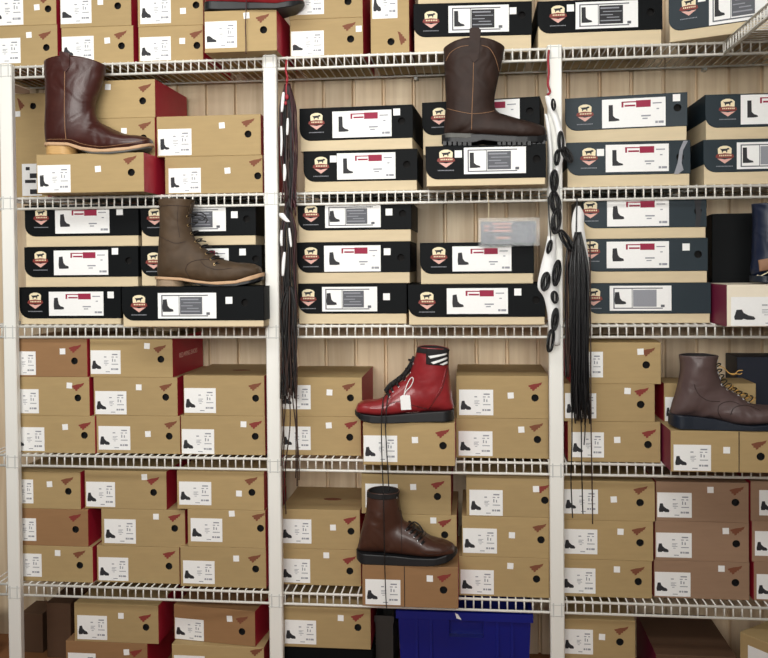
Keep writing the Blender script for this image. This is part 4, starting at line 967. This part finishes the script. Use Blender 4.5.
hank('bootlace_bundle', 'maroon bootlace bundle hung by red cord from the top shelf, beside middle post', (287.5, 84), (290, 216), .026, 46, ['lacered', 'lacedark', 'lacedark', 'lacered', 'lacebrown'], YH, group=HG,
     bands=[((283.4, 92), (282.6, 100), (281.6, 112), .005), ((287.6, 118), (287.4, 126), (287, 135), .0042), ((281, 126), (281.4, 140), (281, 156), .0036), ((284.2, 164), (284.6, 172), (284.2, 181), .005)],
     hookc=[(286.6, 60), (285.8, 70), (287.4, 78), (286.4, 88), (286.8, 104)], knots=[(286.8, 97, .006), (287, 80, .0045), (285.6, 103, .0045)])
hank('bootlace_bundle', 'dark bootlace bundle with white paper wrap, middle of those beside middle post', (288, 208), (289, 338), .027, 46, ['lacered', 'lacedark', 'lacedark', 'lacebrown'], YH-.004, group=HG,
     bands=[((281, 213), (283, 217), (288, 222), .010), ((281.6, 230), (281, 238), (281.4, 246), .0045), ((289, 228), (290, 238), (291, 247), .004), ((284.4, 252), (283.4, 262), (282.6, 276), .0055)])
hank('bootlace_bundle', 'brown bootlaces thinning to loose ends before kraft boxes, beside middle post', (289.5, 286), (289, 400), .025, 44, ['lacedark', 'lacebrown', 'lacedark', 'lacedark'], YH-.008, group=HG, hookm='lacedark', hookc=[(288, 206), (288.4, 240), (289, 290)],
     tails=[([(283, 330), (281, 360), (282, 400), (284, 440), (283, 470), (286, 514)], 'lacebrown'), ([(286, 335), (286, 370), (285, 410), (282, 445), (281, 466)], 'lacebrown'),
            ([(292, 330), (294, 370), (296.6, 410), (297.4, 450), (297, 486)], 'lacebrown'), ([(290, 335), (291, 380), (295, 420), (298.6, 455), (299, 480)], 'lacebrown'),
            ([(295, 330), (297, 372), (296, 420), (296, 462), (295.6, 478)], 'lacebrown'), ([(285, 350), (289, 390), (290, 425), (286, 460), (285, 478)], 'lacebrown')])
# zebra pattern: white sleeves with dark coils next to the right post
def coil(label, px, rx, rz, n=5, tilt=0.0, m='laceblack', Y=-.055):
    c = at(px[0], px[1], Y); root = thing('coiled_lace', label, 'shoelaces', c, 0, 'coiled black laces by the right post')
    for k in range(n):
        pts = []
        f = 1-.16*k if k < 6 else .5; ph = random.uniform(-.09, .09)+tilt; oy = random.uniform(-.006, .006)
        for i in range(20):
            a = 2*PI*i/20; x = rx*f*math.cos(a); z = rz*(1-.035*k)*math.sin(a)
            pts.append((x*math.cos(ph)-z*math.sin(ph), oy+.003*math.sin(3*a+k), x*math.sin(ph)+z*math.cos(ph)-rz))
        bm = bmesh.new(); add_tube(bm, pts, .0018, 6, closed=True); obj('lace_loop', bm, m, root, True)
    return root
def sleeve(label, pts, Y, cord=None, cm='redcord'):
    """curved white paper sleeve; px rows (xl, xr, y)"""
    c = at((pts[0][0]+pts[0][1])/2, pts[0][2], Y); root = thing('lace_sleeve', label, 'paper sleeve', c, 0, 'white lace sleeves by the right post')
    bm = bmesh.new(); rows = []
    sp = spline(pts, 4)
    for (xl, xr, y) in sp:
        a, b2 = at(xl, y, Y)-c, at(xr, y, Y)-c
        rows.append([bm.verts.new(v) for v in (a, (a+b2)/2+Vector((0, -.006, 0)), b2, b2+Vector((0, .0012, 0)), (a+b2)/2+Vector((0, -.0048, 0)), a+Vector((0, .0012, 0)))])
    for X, Z in zip(rows, rows[1:]):
        for j in range(6): bm.faces.new((X[j], X[(j+1) % 6], Z[(j+1) % 6], Z[j]))
    bm.faces.new(rows[0]); bm.faces.new(rows[-1]); obj('sleeve_paper', bm, 'white', root, True)
    if cord:
        q = [at(x, y, Y-.004)-c for (x, y) in cord]
        bm = bmesh.new(); add_tube(bm, spline([tuple(v) for v in q], 5), .0036 if cm == 'redcord' else .002, 6); obj('red_cord' if cm == 'redcord' else 'hanging_cord', bm, cm, root, True)
    return root
sleeve('long white curved lace sleeve on a red cord, right post, second shelf', [(545, 550, 96), (547, 555, 106), (552, 559, 118), (556, 563, 132), (557, 566, 146), (556, 563, 160), (553, 559, 176), (550, 556, 192)], -.042,
       cord=[(549, 50), (548.2, 60), (548.8, 72), (548, 84), (550, 92), (547, 95)])
sleeve('narrow white lace sleeve left of the longer one, by right post', [(544.5, 547, 114), (546, 550, 124), (548, 552, 142), (549, 553, 160), (549, 552.6, 182), (548, 552, 197)], -.05)
sleeve('wide white slanted lace sleeve left of right post, third shelf', [(547.5, 556, 236), (544.5, 556, 252), (540, 556, 270), (537.6, 558, 287), (544, 559, 298), (548, 560, 318), (550, 560, 345)], -.04, cord=[(548, 197), (549, 215), (551, 240)], cm='laceblack')
sleeve('white lace sleeve at the head of the long black laces', [(576, 580, 206), (573, 584, 214), (571.6, 584, 226), (573, 586, 240), (577, 588, 254), (580, 590, 275), (583, 589, 300), (584, 588, 325)], -.045)
coil('black lace coil at the top of the white sleeve by right post', (553.5, 99), .006, .016, 4, .15, Y=-.056)
coil('black lace coil below the topmost one by right post', (561, 131), .009, .030, 5, .05, Y=-.058)
coil('small black lace coil on the narrow sleeve, second shelf', (557, 150), .008, .022, 5, -.1, Y=-.06)
coil('black lace coil just above the second shelf by right post', (554, 170), .012, .032, 6, .06, Y=-.066)
coil('brown-black lace coil touching black-lidded box right of post, second shelf', (567, 146), .012, .026, 6, .5, 'lacedark', Y=-.05)
coil('glossy black lace coil crossing the second shelf lip by right post', (555, 191), .016, .034, 8, .1, Y=-.062)
coil('glossy black lace coil hanging just below the second shelf by right post', (556, 208), .014, .038, 8, -.05, Y=-.066)
coil('slanted black lace coil right of post below the second shelf', (566, 228), .012, .036, 6, .55, Y=-.066)
coil('black lace coil on the left bulge of wide white sleeve', (545.5, 272), .013, .028, 6, -.15, Y=-.054)
coil('black lace coil high on the wide white sleeve', (549.5, 240), .007, .020, 5, -.2, Y=-.056)
coil('long black lace coil on the right side of wide white sleeve', (556.5, 260), .012, .038, 7, -.1, Y=-.058)
coil('small black lace coil in the middle of wide white sleeve', (554.5, 291), .010, .018, 5, .1, Y=-.058)
coil('black lace coil at the third shelf lip on right post', (555, 308), .010, .034, 6, -.08, Y=-.058)
coil('lowest black lace coil on right post, below third shelf', (550.5, 329), .010, .034, 5, -.1, Y=-.06)
hank('bootlace_bundle', 'long glossy black bootlaces hanging right of right post to the fifth shelf', (578, 232), (581, 425), .030, 54, ['laceblack', 'laceblack', 'lacedark'], YH-.006, group=HG, hookm='laceblack', hookc=[(577, 198), (576.6, 215), (576, 240)], sway=.004, r=.0023,
     tails=[([(572, 300), (571.5, 380), (572, 440), (571, 480), (572.6, 518)], 'laceblack'), ([(578, 380), (581, 420), (581.6, 460), (582.4, 500), (583, 514)], 'laceblack'),
            ([(590, 240), (590.6, 330), (591, 420), (592, 480), (592.6, 524)], 'lacebrown'), ([(586, 330), (587, 380), (585, 430), (584, 445)], 'laceblack')])
hank('bootlace_bundle', 'short dark bootlaces hanging close against right post, above fourth shelf', (569, 240), (569, 380), .012, 12, ['lacebrown', 'laceblack'], YH-.002, group=HG, sway=.003)

# ------------------------------------------------------------------ clear pouch, tub, bin
c = at(508, 231, -.012); pr = thing('plastic_pouch', 'clear plastic pouch with pink printed card hanging under the second shelf', 'pouch', c)
def pl(x, y, Y=-.012): return at(x, y, Y)-c
bm = bmesh.new(); a, b2 = pl(478.5, 246.6), pl(539.5, 217.4)
add_box(bm, (a.x, -.003, a.z), (b2.x, .003, b2.z)); bmesh.ops.bevel(bm, geom=bm.edges[:], offset=.0012, segments=2, affect='EDGES'); obj('clear_sleeve', bm, 'clear', pr)
bm = bmesh.new(); a, b2 = pl(481, 244), pl(536, 221); add_box(bm, (a.x, -.0006, a.z), (b2.x, .0006, b2.z)); obj('printed_card', bm, 'pouchcard', pr)
bm = bmesh.new()
for i, (x0, x1, y) in enumerate([(492, 512, 223.5), (494, 511, 227), (492, 512, 230.5), (496, 510, 237.5), (484, 490, 226), (484, 489, 230)]):
    a, b2 = pl(x0, y+1.3), pl(x1, y-.6); add_box(bm, (a.x, -.0014, a.z), (b2.x, -.0006, b2.z))
obj('pink_print', bm, 'pinkish', pr)
bm = bmesh.new(); add_tube(bm, [pl(488.4, 219, -.013), pl(488.6, 212, -.011), pl(488.8, 206, -.008), pl(488.6, 200, -.0058), pl(488, 195, -.0052)], .0012, 6); obj('hanging_string', bm, 'cream', pr, True)
# blue tub under the lowest shelf
Yt = .0
tl, tr = at(398, 614, Yt), at(531, 614, Yt); zt = at(464, 612.5, Yt).z
tw = tr.x-tl.x; th = zt-FLOOR
tub = thing('storage_tub', 'deep blue plastic tub with slotted handle under the lowest shelf', 'tub', ((tl.x+tr.x)/2, Yt, FLOOR))
bm = bmesh.new(); d = .31; W2 = tw/2
ha, hb = at(449, 637.5, Yt), at(483.5, 621.5, Yt)
hx0, hx1 = ha.x-(tl.x+tr.x)/2, hb.x-(tl.x+tr.x)/2; hz0, hz1 = ha.z-FLOOR, hb.z-FLOOR
def tp(x, z): # taper towards the floor
    k = 1-.05*(1-z/th); return (x*k, (1-k)*.4, z)
xs = [-W2, hx0, hx1, W2]; zs = [0, hz0, hz1, th-.02, th]
g = [[bm.verts.new(tp(x, z)) for x in xs] for z in zs]
for i in range(4):
    for j in range(3):
        if not (i == 1 and j == 1): bm.faces.new((g[i][j], g[i][j+1], g[i+1][j+1], g[i+1][j]))
bk = [[bm.verts.new((tp(x, z)[0], d-tp(x, z)[1], z)) for x in (-W2, W2)] for z in (0, th)]
bm.faces.new((bk[0][0], bk[0][1], bk[1][1], bk[1][0]))
bm.faces.new([g[i][0] for i in range(5)]+[bk[1][0], bk[0][0]]); bm.faces.new([g[i][3] for i in range(5)]+[bk[1][1], bk[0][1]])
bm.faces.new(g[0][:]+[bk[0][1], bk[0][0]])
obj('tub_body', bm, 'blue', tub)
bm = bmesh.new()
q = [(hx0, hz0), (hx1, hz0), (hx1, hz1), (hx0, hz1)]
a = [bm.verts.new(tp(*p)) for p in q]; b2 = [bm.verts.new((tp(*p)[0], .03, p[1])) for p in q]
for k2 in range(4): bm.faces.new((a[k2], a[(k2+1) % 4], b2[(k2+1) % 4], b2[k2]))
bm.faces.new(b2); obj('handle_slot', bm, 'blue', tub)
bm = bmesh.new(); add_box(bm, (-W2-.006, -.008, th-.022), (W2+.006, .004, th+.002)); add_box(bm, (-W2-.006, d-.004, th-.022), (W2+.006, d+.006, th+.002))
add_box(bm, (-W2-.006, .004, th-.022), (-W2+.004, d-.004, th+.002)); add_box(bm, (W2-.004, .004, th-.022), (W2+.006, d-.004, th+.002)); obj('rim', bm, 'blue', tub)
for sx in (-.36, -.25, .25, .36):
    bm = bmesh.new(); add_box(bm, (W2*2*sx-.004, -.001, .03), (W2*2*sx+.004, .012, th-.024)); obj('rib', bm, 'blue', tub)
bm = bmesh.new(); q = [at(x, y, Yt)-Vector(((tl.x+tr.x)/2, Yt, FLOOR)) for (x, y) in ((455, 611.5), (458, 613), (461.6, 618.6), (456.6, 617))]
add_poly(bm, [(v.x, v.z) for v in q], -.0102, -.0092); obj('paper_sticker', bm, 'white', tub)
bx = at(4, 640, .19); bz = at(0, 634, -.02).z
t2 = thing('storage_tub', 'blue plastic tub on the floor at the bottom left corner, left of the left post', 'tub', (bx.x-.16, -.02, FLOOR))
bm = bmesh.new(); hh = bz-FLOOR
add_box(bm, (-.15, .01, 0), (.15, .19, .004)); add_box(bm, (-.15, .01, .004), (.15, .014, hh)); add_box(bm, (-.15, .186, .004), (.15, .19, hh)); add_box(bm, (-.15, .014, .004), (-.146, .186, hh)); add_box(bm, (.146, .014, .004), (.15, .186, hh)); obj('tub_body', bm, 'blue', t2)
bm = bmesh.new(); add_box(bm, (-.16, 0, hh-.018), (.16, .01, hh+.002)); obj('rim', bm, 'blue', t2)
# dark bin between
a, b2 = at(375.5, 620, .07), at(393, 620, .07); zb2 = at(385, 616, .07).z
bn = thing('storage_bin', 'narrow charcoal plastic bin between kraft box and blue tub', 'bin', ((a.x+b2.x)/2, .07, FLOOR))
bm = bmesh.new(); w2 = (b2.x-a.x)/2; hh = zb2-FLOOR
add_box(bm, (-w2, 0, 0), (w2, .2, .004)); add_box(bm, (-w2, 0, .004), (w2, .004, hh)); add_box(bm, (-w2, .196, .004), (w2, .2, hh)); add_box(bm, (-w2, .004, .004), (-w2+.004, .196, hh)); add_box(bm, (w2-.004, .004, .004), (w2, .196, hh)); obj('bin_body', bm, 'darkplastic', bn)
bm = bmesh.new(); add_box(bm, (-w2-.003, -.004, hh-.02), (w2+.003, .0, hh+.002)); obj('rim', bm, 'darkplastic', bn)

# ------------------------------------------------------------------ light: a ceiling lamp in the aisle, an added frontal fill, a cool window to the right
def area(name, loc, look, sx, sy, power, col, spread=180):
    l = bpy.data.lights.new(name, 'AREA'); l.shape = 'RECTANGLE'; l.size = sx; l.size_y = sy; l.energy = power; l.spread = math.radians(spread); l.color = col
    o = bpy.data.objects.new(name, l); COL.objects.link(o); o.location = loc
    o.rotation_euler = (Vector(look)-Vector(loc)).to_track_quat('-Z', 'Y').to_euler()
area('ceiling_lamp', (-.1, -1.6, 2.95), (0, -.2, 1.0), 2.6, .5, 34, (1, .985, .95))
area('frontal_fill_light', (.1, -3.5, 1.95), (0, 0, 1.6), 2.6, .8, 26, (1, .98, .94), 84)  # added frontal fill from behind the camera, not an actual window
area('window_light', (2.7, -2.6, 2.0), (.5, 0, 1.5), 1.2, 1.2, 12, (.8, .9, 1))
w = bpy.data.worlds.new('world'); S.world = w; w.use_nodes = True
bg = w.node_tree.nodes['Background']; bg.inputs['Color'].default_value = (.9, .95, 1, 1); bg.inputs['Strength'].default_value = .05
S.view_settings.view_transform = 'Standard'; S.view_settings.look = 'None'; S.view_settings.gamma = 1; S.view_settings.use_curve_mapping = False
S.view_settings.exposure = -0.02
